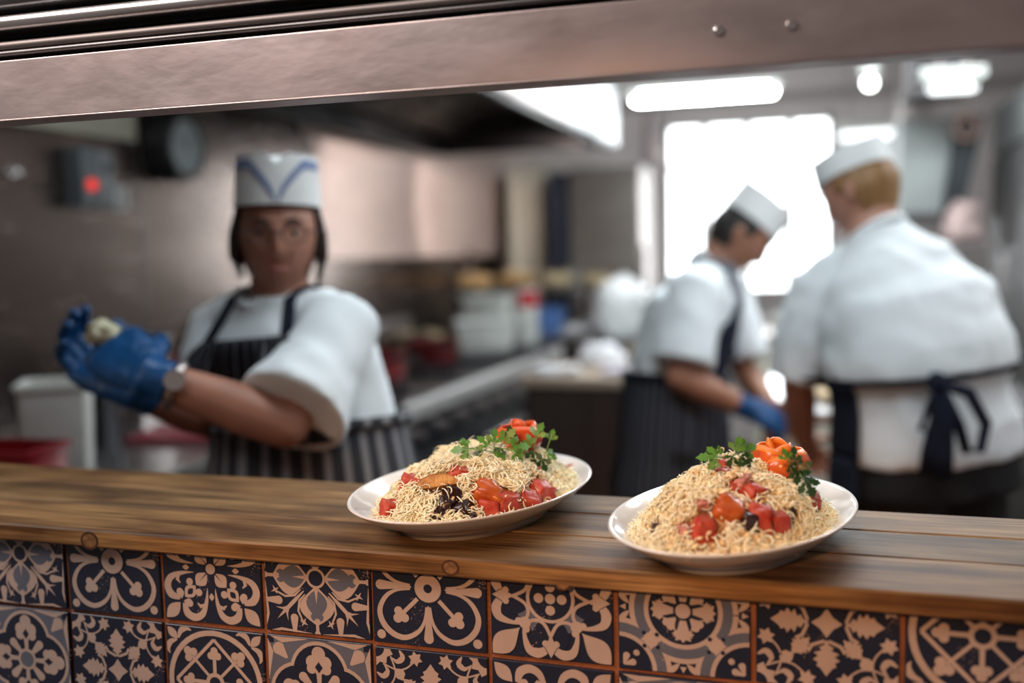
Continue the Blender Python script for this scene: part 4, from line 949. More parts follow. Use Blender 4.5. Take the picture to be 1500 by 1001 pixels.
    for k in ('L', 'R'):
        if S['glove'+k]:
            g = MB(); w, e = S['wr'+k], S['el'+k]; hand(g, w, S['hd'+k], S['pn'+k], S['th'+k], S.get('curl'+k, .5), S.get('hsz', 1), rk=1.16); v = (e-w).normalized()
            g.tube([w-v*.012, w+v*.015, w+v*.038], [.030, .033, .037], 16)
            inv(remesh(g, 'glove', glove_m, .0030, 2, root, .0012, (40, 40, 40), 2))
    tr = MB(); hp_ = S['hip']
    for sg in (1, -1):
        h = hp_+Lh*sg*.095-Z*.06; kn = V((h.x, h.y, .50))+S['Fhip']*.03; an = V((kn.x, kn.y, .09))-S['Fhip']*.05
        tr.tube([h+Z*.09, h-Z*.1, kn, an-Z*.03], [.10, .105, .082, .072], 18)
        sb = MB(); sb.tube([an-Z*.045-S['Fhip']*.05, an-Z*.042, an-Z*.048+S['Fhip']*.10, an-Z*.056+S['Fhip']*.19], [.040, .050, .045, .032], 14, flat=.85, side=Lh, round_ends=True); sb.span(V((an.x-.04, an.y-.04, 0)), V((an.x+.04, an.y+.04, .02)))
        inv(sb.build('shoe', shoe_m, root, smooth=True))
    tor.loft(tr, 0, 1.25, 8, .003)
    inv(remesh(tr, 'trousers', S.get('trousers', trouser_m), .011, 4, root, .004, (8, 8, 4), 3))
    bvh = BVHTree.FromPolygons([v.co.copy() for v in shirt.data.vertices], [tuple(p.vertices) for p in shirt.data.polygons])
    return root, tor, inv, hf, (X, F, U), bvh
def skirt_torso(hip, waist, L_, rx, ry, zlow, flare=.05):
    top = waist; return Torso([(V((hip.x, hip.y, zlow)), rx+flare, ry+flare, L_, L_), (V((hip.x, hip.y, hip.z-.12)), rx+.02, ry+.02, L_, L_), (hip, rx, ry, L_, L_), (top, rx*.93, ry*.93, L_, L_)])
def fwd_of(L_): return Z.cross(-L_).normalized()

# ---- the bespectacled cook at the left, reaching to the bench, looking towards the pass
LS, RS = P(502, 478, 1.85), P(330, 478, 2.02); Ls = (LS-RS); Ls.z = 0; Ls.normalize(); Fs = fwd_of(Ls)
hip, waist, chest = P(458, 715, 1.96), P(450, 612, 1.965), P(422, 520, 1.95); neck = P(410, 434, 1.94); shm = (LS+RS)/2
cook = dict(label='cook in glasses, white shirt and striped apron, reaching blue-gloved hands over the bench', hip=hip, neck=neck, sh=shm, head=P(408, 345, 1.92),
    hup=Z+RGT*.02, hfwd=-FWD*.97+RGT*.20-Z*.05, shL=LS, shR=RS, elL=P(418, 622, 1.68), elR=P(306, 612, 1.95), wrL=P(216, 550, 1.64), wrR=P(196, 572, 1.79),
    hdL=-RGT*.66+UPV*.40+FWD*.40, hdR=-RGT*.70+UPV*.42+FWD*.12, pnL=FWD*.75-Z*.55, pnR=-FWD*.5+Z*.75, thL=Z-FWD*.2, thR=-FWD*.3+Z, curlL=.68, curlR=.68, Lhip=Ls, Lsh=Ls, Fhip=Fs, skin=skin_a, hairm=hair_dark, seed=1.3, nk=1.05, hsz=1.12,
    hairmask=lambda x, y, z: (y < .25 and z > -.25) or z > .42 or (y < -.15 and z > -.62), hat=dict(z=.052, h=.094, notch=.22, stripes=True, tilt=.004),
    gloveL=True, gloveR=True, shirt=dict(slv=.90, r=.070, hem=.100, hemR=.070, off=.012, fold=.0045),
    torso=[(hip-Z*.10, .185, .135, Ls, Ls), (hip+Z*.02, .182, .135, Ls, Ls), (waist, .165, .125, Ls, Ls), (chest, .168, .128, Ls, Ls), (shm-Z*.045, .150, .095, Ls, Ls), (neck-Z*.005, .062, .058, Ls, Ls)])
root, tor, inv, hf, (X, F, U), bvh = person(cook)
sk = skirt_torso(hip, waist, Ls, .205, .158, .45)
inv(sk.patch('apron_skirt', stripe_a, root, 3.0, .0, PI/2-2.75, PI/2+2.75, .012, 20, 90, wav=.006))
inv(wrapped(tor, bvh, 'apron_bib', stripe_bib, root, 1.7, 4.30, PI/2-1.05, PI/2+1.05, .008, 28, 34, wid=lambda u: 1-.30*u))
inv(sk.patch('apron_belt', stripe_a, root, 3.0, 2.86, 0, 2*PI, .020, 2, 80))
for sg in (1, -1):
    pts = [wrap(tor, bvh, t_, PI/2-sg*a_, .009) for t_, a_ in ((4.25, -.66), (4.42, -.72))]+[shoulder_top(bvh, neck+Ls*sg*.078+Fs*f_) for f_ in (.05, .02, -.01, -.05)]
    inv(MB().tube([V(q) for q in catm([tuple(p) for p in pts], 5)] if False else pts, .015, 8, flat=.25, side=Ls).build('apron_strap', navy_cloth, root, smooth=True))
gl = MB()
for sg in (1, -1):
    gl.tube([hf(V((sg*(.031+.022*math.cos(a)), .096, .001+.017*math.sin(a)))) for a in [2*PI*i/16 for i in range(17)]], .0016, 6)
    gl.tube([hf(V((sg*.053, .096, .006))), hf(V((sg*.076, .080, .008))), hf(V((sg*.082, -.01, .004)))], .0015, 6)
gl.tube([hf(V((-.009, .097, .004))), hf(V((0, .101, .007))), hf(V((.009, .097, .004)))], .0015, 6)
inv(gl.build('glasses', black_plastic, root, smooth=True))
rnd = random.Random(4)
for sg in (1, -1):
    lk = MB()
    for q in range(9):
        y = -.055+.009*q; e = -.085+rnd.uniform(-.012, .012) if sg < 0 else -.07+rnd.uniform(-.01, .01)
        lk.tube([hf(V((sg*.070, y, .05))), hf(V((sg*.082, y-.004, .0))), hf(V((sg*.083, y-.010, -.04))), hf(V((sg*.074, y-.012, e)))], [.009, .011, .011, .004], 7, round_ends=True)
    inv(lk.build('hair_side_lock', hair_dark, root, smooth=True))
wv = (cook['elL']-cook['wrL']).normalized(); wc = cook['wrL']+wv*.048; wo = wv.orthogonal().normalized(); wq = wv.cross(wo)
wb_ = MB().tube([wc+(wo*math.cos(a)+wq*math.sin(a))*.036 for a in [2*PI*i/20 for i in range(21)]], .006, 8, flat=1.4).build('watch_strap', steel, root, smooth=True); inv(wb_)
fc = wc+((-FWD+Z*.35)-wv*(-FWD+Z*.35).dot(wv)).normalized()*.037; wn = (fc-wc).normalized()
o = MB().lathe([(.017, 0), (.018, .002), (.017, .008), (.001, .008)], 18, M=wn.to_track_quat('Z', 'Y').to_matrix(), c=fc).build('watch_face', chrome, wb_, smooth='auto')
gp = (cook['wrL']+cook['hdL'].normalized()*.10+cook['wrR']+cook['hdR'].normalized()*.10)/2
cream_food = mat('cream_dough', (.62, .60, .42), .6, 0, .15, 30, bump=.3)
g1 = P(150, 487, 1.70); crumple('dough_piece', g1-V((0, 0, .02)), (.030, .022, .022), cream_food, 'cream coloured lump held on top of the blue gloves', 'food', 1.1, .4)
g2 = P(198, 500, 1.71); crumple('dough_piece', g2-V((0, 0, .01)), (.014, .012, .012), cream_food, 'small pale crumb held at the back of the gloves', 'food', 4.1, .4)

# ---- the stooping cook at the middle, seen from the side
Lm = (FWD*1.0+RGT*-.05); Lm.z = 0; Lm.normalize(); Fm = fwd_of(Lm)
hip, waist, chest, neck = P(985, 655, 3.1), P(990, 545, 3.1), P(1010, 465, 3.1), P(1046, 392, 3.1); LS, RS = P(1062, 425, 3.27), P(1018, 428, 2.93); shm = P(1036, 418, 3.1)
mid = dict(label='stooping cook in white shirt and navy striped apron, one blue glove, facing right', hip=hip, neck=neck, sh=shm, head=P(1085, 348, 3.1), hup=UPV*.80+RGT*.60, hfwd=RGT*.80-UPV*.62-FWD*.12,
    shL=LS, shR=RS, elL=P(1090, 545, 3.24), elR=P(996, 552, 2.87), wrL=P(1128, 592, 3.08), wrR=P(1098, 600, 2.87), hdL=RGT*.6-Z*.6-FWD*.3, hdR=RGT*.85-Z*.35+FWD*.2, pnL=-FWD*.6-Z*.5, pnR=FWD*.6-Z*.6, thL=Z+RGT*.3, thR=Z+RGT*.4, curlL=.5, curlR=.55,
    Lhip=Lm, Lsh=Lm, Fhip=Fm, skin=skin_b, hairm=hair_black, seed=7.7, hairmask=lambda x, y, z: (y < .30 and z > .02) or z > .5 or (y < -.2 and z > -.5), hat=dict(z=.050, h=.094, peak=.05, rear=.14, tilt=-.006),
    gloveL=False, gloveR=True, shirt=dict(slv=.86, r=.082, hem=.092, off=.010, fold=.0045),
    torso=[(hip-Z*.10, .165, .135, Lm, Lm), (hip+Z*.03, .165, .130, Lm, Lm), (waist, .158, .125, Lm, Lm), (chest, .165, .130, Lm, Lm), (shm-Z*.035-Fm*.02, .155, .100, Lm, Lm), (neck-Z*.005, .062, .060, Lm, Lm)])
root, tor, inv, hf, (X, F, U), bvh = person(mid)
sk = skirt_torso(hip, waist, Lm, .18, .158, .42, .03)
inv(sk.patch('apron_skirt', stripe_b, root, 3.0, .0, PI/2-2.9, PI/2+2.9, .014, 20, 90, wav=.006))
inv(wrapped(tor, bvh, 'apron_bib', navy_cloth, root, 1.7, 4.1, PI/2-1.5, PI/2+1.5, .007, 24, 34, wid=lambda u: 1-.36*u))
inv(sk.patch('apron_belt', navy_cloth, root, 3.02, 2.88, 0, 2*PI, .020, 2, 80))
ng = mat('grey_strap', (.13, .145, .17), .85)
for sg in (1, -1):
    pts = [wrap(tor, bvh, t_, PI/2+sg*a_, .009) for t_, a_ in ((4.0, .85), (4.2, .9), (4.4, .95), (4.6, 1.0))]+[ neck+Lm*sg*.085+Z*.0+Fm*.03, neck+Lm*sg*.075+Z*.02-Fm*.04, neck+Lm*sg*.03+Z*.03-Fm*.075]
    inv(MB().tube(pts, .018, 8, flat=.25, side=Fm).build('apron_strap', ng, root, smooth=True))

# ---- the broad cook at the right, seen from behind
Lr = -RGT*.93-FWD*.30; Lr.z = 0; Lr.normalize(); Fr = fwd_of(Lr)
hip, waist, chest, neck = P(1362, 660, 2.42), P(1348, 562, 2.40), P(1325, 460, 2.42), P(1278, 338, 2.46); LS, RS = P(1204, 432, 2.52), P(1408, 440, 2.40); shm = P(1306, 412, 2.46)
back = dict(label='broad fair-haired cook seen from behind, white tunic with black apron strings', hip=hip, neck=neck, sh=shm, head=P(1258, 282, 2.50), hup=UPV*.93-RGT*.24+FWD*.22, hfwd=FWD*.74-RGT*.70-Z*.35,
    shL=LS, shR=RS, elL=P(1168, 560, 2.56), elR=P(1440, 555, 2.50), wrL=P(1180, 650, 2.72), wrR=P(1330, 640, 2.80), hdL=FWD*.6+RGT*.3-Z*.3, hdR=-RGT*.8+FWD*.3-Z*.1, pnL=RGT*.6-Z*.6, pnR=-Z, thL=Z+FWD*.3, thR=FWD+Z*.2, curlL=.5, curlR=.5,
    Lhip=Lr, Lsh=Lr, Fhip=Fr, skin=skin_c, hairm=hair_fair, seed=3.1, nk=1.1, hairmask=lambda x, y, z: (y < .18 and z > -.02) or z > .5 or (y < -.25 and z > -.72), hat=dict(z=.042, h=.062, peak=.05, rear=.1),
    gloveL=False, gloveR=False, shirt=dict(slv=.98, r=.084, hem=.070, off=.012, fold=.0045, t0=.78),
    torso=[(hip-Z*.09, .215, .165, Lr, Lr), (hip+Z*.02, .210, .160, Lr, Lr), (waist-Z*.01, .185, .145, Lr, Lr), (waist+Z*.045, .215, .170, Lr, Lr), (chest, .200, .158, Lr, Lr), (P(1308, 408, 2.44), .165, .112, Lr, Lr), (neck-Z*.01, .066, .064, Lr, Lr)])
root, tor, inv, hf, (X, F, U), bvh = person(back)
inv(wrapped(tor, bvh, 'apron_belt', navy_cloth, root, 2.85, 2.52, 0, 2*PI, .004, 4, 80))
inv(tor.patch('apron_skirt', navy_cloth, root, 2.55, .0, PI/2-1.75, PI/2+1.75, .030, 16, 60))
kp = wrap(tor, bvh, 2.65, -PI/2-.42, .022); bw = -Fr
bow = MB().ball(kp, (.022, .022, .025), 10)
inv(bow.build('bow_knot', navy_cloth, root, smooth=True))
for dx_, dz_ in ((-.02, -.20), (.012, -.215)):
    inv(MB().tube([kp, kp+RGT*dx_*.5+Z*dz_*.4+bw*.02, kp+RGT*dx_+Z*dz_*.75+bw*.012, kp+RGT*dx_*1.2+Z*dz_+bw*.008], [.010, .019, .021, .020], 8, flat=.2, side=RGT).build('bow_tail', navy_cloth, root, smooth=True))
inv(MB().tube([kp, kp+RGT*.05-Z*.02+bw*.03, kp+RGT*.095-Z*.09+bw*.02, kp+RGT*.09-Z*.15+bw*.012, kp+RGT*.06-Z*.155+bw*.012, kp+RGT*.035-Z*.09+bw*.02, kp+bw*.01], [.010, .014, .013, .012, .012, .013, .009], 8, flat=.3, side=Z).build('bow_loop', navy_cloth, root, smooth=True))
inv(MB().tube([kp, kp-RGT*.03-Z*.03+bw*.03, kp-RGT*.045-Z*.10+bw*.015, kp-RGT*.025-Z*.11+bw*.012, kp-RGT*.008-Z*.04+bw*.02], [.010, .014, .013, .012, .009], 8, flat=.3, side=Z).build('bow_loop', navy_cloth, root, smooth=True))
# ------------------------------------------------------------------ plates and food
china = mat('white_china', (.74, .73, .71), .12, 0, spec=.6, coat=.3)
base_m = mat('pasta_sauce', (.66, .46, .23), .5, 0, .55, 45, bump=.8, bscale=120, col2=(.24, .10, .05))
cheese_m = mat('grated_cheese', (.97, .92, .69), .5, 0, .16, 60, sss=.2, col2=(.92, .79, .49)); crumb_m = mat('cheese_crumb', (.90, .78, .50), .5, 0, .3, 70, sss=.15, col2=(.66, .43, .20))
tom_m = mat('tomato_flesh', (.36, .022, .013), .4, 0, .4, 90, spec=.35, col2=(.46, .085, .045), bump=.2, bscale=150); tom_o = mat('orange_pepper', (.52, .13, .02), .25, 0, .35, 50, spec=.5, col2=(.40, .06, .015))
auber = mat('aubergine_dark', (.035, .012, .014), .3, 0, .4, 60); pink_m = mat('pink_ham', (.52, .20, .16), .4, 0, .3, 70)
toast = mat('toasted_crust', (.46, .21, .06), .6, 0, .55, 60, bump=.5, bscale=200, col2=(.20, .07, .02)); toast_in = mat('toast_crumb', (.62, .33, .10), .7, 0, .45, 90, bump=.5, bscale=250, col2=(.36, .14, .035))
leaf_m = mat('parsley_leaf', (.11, .29, .035), .4, 0, .45, 60, col2=(.05, .16, .02)); leaf_d = mat('parsley_dark', (.025, .085, .022), .35, 0, .4, 60); stem_m = mat('parsley_stem', (.16, .27, .07), .4)
rose_m = mat('tomato_peel', (.56, .05, .012), .22, 0, .4, 30, spec=.6, col2=(.66, .15, .015)); rose_e = mat('peel_edge', (.75, .20, .02), .35)
class Dish:
    def __init__(s, c, a, b, ang, label, H, m, off=(0, 0), ex=.62, seed=0):
        s.c = V((c[0], c[1], ZS)); s.a, s.b, s.ang, s.H, s.m, s.off, s.ex, s.seed = a, b, R(ang), H, m, off, ex, seed
        s.cs, s.sn = math.cos(s.ang), math.sin(s.ang)
        prof = [(.002, .0035), (.50, .0035), (.55, .0), (.62, .0), (.632, .0065), (.70, .0105), (.82, .0195), (.92, .0285), (.985, .0365), (1.0, .0385), (.992, .0398), (.965, .0385), (.86, .0285), (.74, .0175), (.62, .0105), (.45, .0085), (.002, .008)]
        s.o = tag(MB().lathe([(r, z) for r, z in prof], 96, a, b).build('oval_plate', china, None, s.c, smooth=True), label, 'plate', 'oval plates on the serving shelf'); s.o.rotation_euler = (0, 0, s.ang)
    def loc(s, x, y):
        dx, dy = x-s.c.x, y-s.c.y; return dx*s.cs+dy*s.sn, -dx*s.sn+dy*s.cs
    def wor(s, u, v): return s.c.x+u*s.cs-v*s.sn, s.c.y+u*s.sn+v*s.cs
    def rho(s, x, y):
        u, v = s.loc(x, y); return math.hypot((u-s.off[0])/(s.m*s.a), (v-s.off[1])/(s.m*s.b))
    def z(s, x, y):
        r = s.rho(x, y); u, v = s.loc(x, y); pr = math.hypot(u/s.a, v/s.b); pz = ZS+.0085+max(0, (pr-.6))**1.2*.095
        if pr > 1.0: return ZS-.5
        if r >= 1: return pz
        k = (1-r**2)**s.ex; n = .010*noise.noise(V((x*38, y*38, s.seed)))+.005*noise.noise(V((x*95, y*95, s.seed+4)))
        return max(pz, ZS+.009+s.H*k+n*min(1, 2.2*k))
    def nrm(s, x, y):
        e = .003; return V((s.z(x-e, y)-s.z(x+e, y), s.z(x, y-e)-s.z(x, y+e), 2*e)).normalized()
    def hit(s, px, py):                      # where a piece seen in the photograph sits on the heap
        k = FWD+RGT*((px-750)/FPX)-UPV*((py-500.5)/FPX); d = .75
        while d < 1.7:
            p = CAM+k*d
            if p.z < s.z(p.x, p.y): return p
            d += .002
        return CAM+k*s.c.x
    def mound(s, m):
        mb = MB(); n = 56; rs = []
        for i in range(1, 23):
            r = i/22; rs.append([V((*q, s.z(*q)-.004)) for q in [s.wor(s.off[0]+s.m*s.a*r*math.cos(2*PI*j/n), s.off[1]+s.m*s.b*r*math.sin(2*PI*j/n)) for j in range(n)]])
        return mb.rings(rs).build('pasta_heap', m, None, smooth=True)
    def strands(s, name, m, count, avoid, seed, L0=.009, L1=.026, r0=.00035, r1=.00085, dens=None, lift=.006):
        rnd = random.Random(seed); vs_, fs = [], []; k = 0; tries = 0
        while k < count and tries < count*6:
            tries += 1
            r = math.sqrt(rnd.random())*1.06; th = rnd.random()*2*PI; x, y = s.wor(s.off[0]+s.m*s.a*r*math.cos(th), s.off[1]+s.m*s.b*r*math.sin(th))
            if dens and rnd.random() > dens(x, y): continue
            n = s.nrm(x, y); p = V((x, y, s.z(x, y)))+n*rnd.random()**1.6*lift*(1+1.6*max(0, noise.noise(V((x*60, y*60, seed)))))
            if any((p-q).length < a_ and rnd.random() < w for q, a_, w in avoid): continue
            t = n.orthogonal().normalized(); t = Matrix.Rotation(rnd.random()*2*PI, 3, n) @ t; t = (t+n*rnd.uniform(-.25, .6)).normalized(); w_ = n.cross(t).normalized()
            L_ = rnd.uniform(L0, L1); rad = rnd.uniform(r0, r1); cu = rnd.uniform(-3.4, 3.4); cv = rnd.uniform(-1.6, .8); ps = [p-t*L_*.5]; a = -cu/2; m_ = 5
            for i in range(m_-1):
                f = i/(m_-2); dr = t*math.cos(a)+w_*math.sin(a)+n*(cv*(f-.5)*.9); ps.append(ps[-1]+dr.normalized()*L_/(m_-1)); a += cu/(m_-1)
            o = len(vs_)
            if s.z(ps[0].x, ps[0].y) < ZS or s.z(ps[-1].x, ps[-1].y) < ZS: continue
            for q in ps: q.z = max(q.z, s.z(q.x, q.y)+rad*.7)
            for i, q in enumerate(ps):
                d_ = (ps[min(i+1, m_-1)]-ps[max(i-1, 0)]).normalized(); x_ = d_.cross(n); x_ = x_.normalized() if x_.length > 1e-5 else d_.orthogonal().normalized(); y_ = d_.cross(x_); rr = rad*(.6 if i in (0, m_-1) else 1)
                vs_ += [q+x_*rr*1.3, q+y_*rr*.8, q-x_*rr*1.3, q-y_*rr*.8]
            for i in range(m_-1):
                for j in range(4): fs.append((o+i*4+j, o+i*4+(j+1) % 4, o+i*4+4+(j+1) % 4, o+i*4+4+j))
            fs += [(o+3, o+2, o+1, o), (o+16, o+17, o+18, o+19)]; k += 1
        mb = MB(); mb.add(vs_, fs); return mb.build(name, m, None, fix=False, smooth=True)
    def crumbs(s, name, m, count, avoid, seed, r0, r1, dens=None):
        rnd = random.Random(seed); mb = MB(); k = 0; tries = 0
        bm = bmesh.new(); bmesh.ops.create_icosphere(bm, subdivisions=1, radius=1); iv = [v.co.copy() for v in bm.verts]; fi = [tuple(v.index for v in f.verts) for f in bm.faces]; bm.free()
        while k < count and tries < count*6:
            tries += 1
            r = math.sqrt(rnd.random())*1.02; th = rnd.random()*2*PI; x, y = s.wor(s.off[0]+s.m*s.a*r*math.cos(th), s.off[1]+s.m*s.b*r*math.sin(th))
            if dens and rnd.random() > dens(x, y): continue
            n = s.nrm(x, y); p = V((x, y, s.z(x, y)))+n*rnd.uniform(-.001, .004)
            if any((p-q).length < a_ and rnd.random() < w for q, a_, w in avoid): continue
            rr = rnd.uniform(r0, r1); el = rnd.uniform(1, 2.0); M_ = Matrix.Rotation(rnd.random()*6.3, 3, V((rnd.random()-.5, rnd.random()-.5, rnd.random()-.5)).normalized())
            mb.add([p+M_ @ V((v.x*rr*el, v.y*rr, v.z*rr*.85)) for v in iv], fi); k += 1
        return mb.build(name, m, None, fix=False, smooth=True)
def chunk(name, p, size, m, label, cat, group=None, rz_=0, tilt=0, seed=0, rough=.16, round_=.14, sink=.3):
    bm = bmesh.new(); bmesh.ops.create_cube(bm, size=2); bmesh.ops.subdivide_edges(bm, edges=bm.edges, cuts=4, use_grid_fill=True)
    for v in bm.verts:
        c = v.co; q = c.lerp(c.normalized()*1.25, round_); k = 1+rough*noise.noise(q*1.3+V((seed, seed*2, 0)))*2; v.co = V((q.x*size[0]*k*(1-.18*q.z), q.y*size[1]*k*(1-.1*q.z), q.z*size[2]*k))
    me = bpy.data.meshes.new(name); bm.to_mesh(me); bm.free(); me.materials.append(m); me.polygons.foreach_set('use_smooth', [True]*len(me.polygons))
    o = link(name, me, None, V(p)-(p-CAM).normalized()*(-size[2]*sink), (tilt, tilt*.6, rz_)); return tag(o, label, cat, group)
def px2w(p): return V(p)
def leafmesh(size, bend, seed):
    rnd = random.Random(seed); out = []
    def lobe(cx, cy, ang, L_, w):
        pts = [(0, .12), (.25, .42), (.38, .30), (.5, .85), (.6, .55), (.72, .75), (.82, .35), (1, 0)]
        p = [(a*L_, b*w) for a, b in pts]; p = p+[(x, -y) for x, y in p[-2::-1]]
        return [(cx+x*math.cos(ang)-y*math.sin(ang), cy+x*math.sin(ang)+y*math.cos(ang)) for x, y in p]
    mb = MB()
    for ang, L_, w in ((0, 1, .36), (.85, .72, .28), (-.85, .72, .28)):
        p = lobe(.10*math.cos(ang), .10*math.sin(ang), ang+rnd.uniform(-.1, .1), L_, w); n = len(p); mid_ = n//2
        vs_ = []
        for x, y in p: vs_.append(V((x*size, y*size, size*(bend*x*x+.12*math.sin(5*x+seed)*y-.25*y*y))))
        fs = []
        for i in range(mid_): fs.append((i, i+1, n-1-(i+1), n-1-i) if i+1 < n-2-i else (i, i+1, n-1-i))
        mb.add(vs_, fs)
    mb.tube([(-.25*size, 0, 0), (.12*size, 0, .004*size)], size*.03, 6)
    return mb
def sprig(label, leaves, stem, m=None, dish=None):
    base = stem[0]; t = thing('parsley_sprig', label, 'herb', base)
    MB().tube([q-base for q in stem], .0007, 6).build('stem', stem_m, t, smooth=True)
    for k, (p, dx, dy, sz, dark) in enumerate(leaves):
        sz *= 1.2
        d_ = (RGT*dx-UPV*dy); nrm_ = (-FWD*.75+UPV*.5+RGT*(.3*math.sin(k*2.3))); d_ = (d_+FWD*.25*math.sin(k*1.7)).normalized(); nrm_ = (nrm_-d_*nrm_.dot(d_)).normalized(); y_ = nrm_.cross(d_)
        o = leafmesh(sz, -.25+.2*math.sin(k*3.1), k+len(leaves)).build('leaf', leaf_d if dark else leaf_m, t, smooth=True, fix=False)
        M_ = Matrix((d_, y_, nrm_)).transposed().to_4x4(); M_.translation = p-base; o.matrix_local = M_
    return t
def tomato_rose(p, r, h, label, seed, nb=5, ms=None):
    t = thing('tomato_rose', label, 'garnish', p, seed)
    for k in range(nb):
        f = 1-k/nb*.82; a0 = k*2.1+seed; span = 3.6-.25*k; rs = []; n = 26; mb = MB()
        for i in range(n+1):
            a = a0+span*i/n; e = max(0, math.sin(PI*i/n))**.5; w = 1+.07*math.sin(a*5+k); row = []
            for q, (rr, zz) in enumerate(((.78, 0), (1.02, .28), (1.06, .58), (.95, .84), (.80, 1.0))): row.append(V((r*f*rr*w*math.cos(a), r*f*rr*w*math.sin(a), h*(.72+.36*k/nb)*zz*(.62+.38*e))))
            rs.append(row)
        mb.rings(rs, cap=False, closed=False); nf = len(mb.f)
        mb.m = [1 if (q % 4) == 3 else 0 for q in range(nf)]
        o = mb.build('petal', ms or [rose_m, rose_e], t, smooth=True, fix=False); s_ = o.modifiers.new('thickness', 'SOLIDIFY'); s_.thickness = .0016
    return t
# ---- left plate
d1 = Dish((.6105, .150), .191, .1253, 78.6, 'white oval plate of cheese-topped pasta, left of the two on the shelf', .066, .77, (.004, -.004), .60, 2.0)
tag(d1.mound(base_m), 'saucy brown pasta heap under the cheese on the left plate', 'food', kind='stuff')
av = []
def piece(D, px, py, size, m, label, name='tomato_chunk', cat='tomato', group=None, rad=None, w=.86, **k):
    p = D.hit(px, py); av.append((p, rad or max(size)*1.5, w)); return chunk(name, p, size, m, label, cat, group, seed=px*.37, **k)
G1 = 'tomato chunks on the left plate'
for px, py, sz, m, lb, rz_, ti in ((603, 710, .010, tom_m, 'small red tomato chunk left of the toast on the left plate', .4, .3), (575, 746, .009, tom_m, 'red tomato chunk lowest at the left end of the left plate', .9, .2), (714, 727, .0135, tom_o, 'large orange-red tomato chunk under the cheese, mid front of the left plate', .3, .5), (738, 738, .012, tom_m, 'red tomato wedge right of the large orange-red chunk, left plate', 1.0, .3), (716, 744, .010, tom_m, 'flat red tomato piece lowest at the front of the left plate', .2, .1), (772, 734, .011, tom_m, 'red tomato chunk at the front right of the left plate', .7, .6), (790, 722, .013, tom_m, 'big dark red tomato chunk rightmost on the left plate', 1.2, .4), (672, 697, .009, tom_m, 'red tomato bit half under cheese at mid height of the left plate', .5, .2)):
    piece(d1, px, py, (sz*1.25, sz, sz), m, lb, group=G1, rz_=rz_, tilt=ti, round_=.16)
for px, py, lb in ((662, 722, 'dark aubergine piece beside the toast on the left plate'), (677, 745, 'dark aubergine piece below the middle of the left plate'), (690, 760, 'dark aubergine piece at the front rim of the left plate'), (655, 738, 'dark aubergine scrap below the toast on the left plate'), (640, 752, 'dark aubergine scrap low on the left plate')):
    piece(d1, px, py, (.010, .008, .007), auber, lb, 'aubergine_piece', 'aubergine', 'aubergine pieces on the left plate', rad=.011, w=.75, rz_=px, tilt=.4)
for px, py, lb in ((768, 676, 'pink ham shred high on the left plate'), (782, 690, 'pink ham shred right of centre on the left plate'), (828, 688, 'pink ham shred at the right end of the left plate')):
    piece(d1, px, py, (.012, .006, .005), pink_m, lb, 'ham_shred', 'ham', 'ham shreds on the left plate', rad=.010, w=.6, rz_=px*.3, tilt=.3, rough=.3)
tp = d1.hit(640, 716)+UPV*.004; tt = thing('toast_piece', 'browned half-round toast piece at the left of the left plate', 'bread', tp); tt.rotation_euler = (-.55, -.12, .35)
pr = [(.024*math.cos(PI*i/14), .015*math.sin(PI*i/14)) for i in range(15)]
MB().prism([(x, -.006, z-.004) for x, z in pr], (0, 0, 0), (0, .012, 0)).build('slice', toast_in, tt, bevel=.0015, smooth='auto')
MB().rings([[V((x*1.03*k, y, (z+.0)*1.05*k-.004)) for x, z in pr] for y, k in ((-.0062, .97), (-.0045, 1.0), (.0045, 1.0), (.0062, .97))], cap=False, closed=False).build('crust', toast, tt, smooth=True).modifiers.new('t', 'SOLIDIFY').thickness = .002
av.append((tp, .024, .97)); av.append((d1.hit(668, 735), .022, .55))
tag(d1.strands('grated_cheese', cheese_m, 14500, av, 3, .006, .025), 'pale grated cheese strands heaped over the left plate', 'cheese', kind='stuff')
tag(d1.crumbs('cheese_crumb', crumb_m, 3600, av, 4, .0009, .0024), 'small cheese and pasta crumbs over the left plate', 'food', kind='stuff')
rp = d1.hit(764, 664)-FWD*-.012; tomato_rose(rp+Z*.006, .028, .036, 'red tomato rose half hidden by parsley on the left plate', .6, 5, [mat('red_peel', (.48, .03, .014), .22, 0, .4, 30, spec=.6, col2=(.56, .07, .015)), mat('red_peel_edge', (.62, .10, .02), .35)])
Q = lambda px, py, d: P(px, py, d)
sprig('bright parsley leaf pointing left at the top of the left plate', [(Q(688, 657, 1.15), -1, .05, .018, False), (Q(684, 653, 1.15), -.5, -.9, .009, False), (Q(684, 661, 1.15), -.6, .8, .009, False)], [Q(735, 664, 1.16), Q(708, 660, 1.15), Q(686, 657, 1.15)])
sprig('bushy parsley in front of the tomato rose on the left plate', [(Q(716, 654, 1.17), -.7, -.7, .014, False), (Q(724, 650, 1.17), .1, -1, .015, False), (Q(733, 655, 1.165), -.3, .9, .013, True), (Q(738, 648, 1.17), .6, -.8, .016, False), (Q(748, 656, 1.165), .9, -.2, .019, False), (Q(752, 664, 1.16), .7, .7, .015, False), (Q(744, 644, 1.18), .3, -1, .013, True), (Q(708, 660, 1.17), -.8, .3, .012, True), (Q(731, 662, 1.16), -.2, .8, .012, False)], [Q(775, 682, 1.19), Q(752, 660, 1.17), Q(722, 655, 1.17)])
sprig('tall upright parsley sprig right of the tomato rose, left plate', [(Q(784, 640, 1.19), .45, -1, .015, False), (Q(778, 652, 1.185), -.3, -1, .012, False), (Q(781, 660, 1.18), -.1, 1, .016, True)], [Q(782, 690, 1.2), Q(780, 665, 1.19), Q(786, 641, 1.19)])
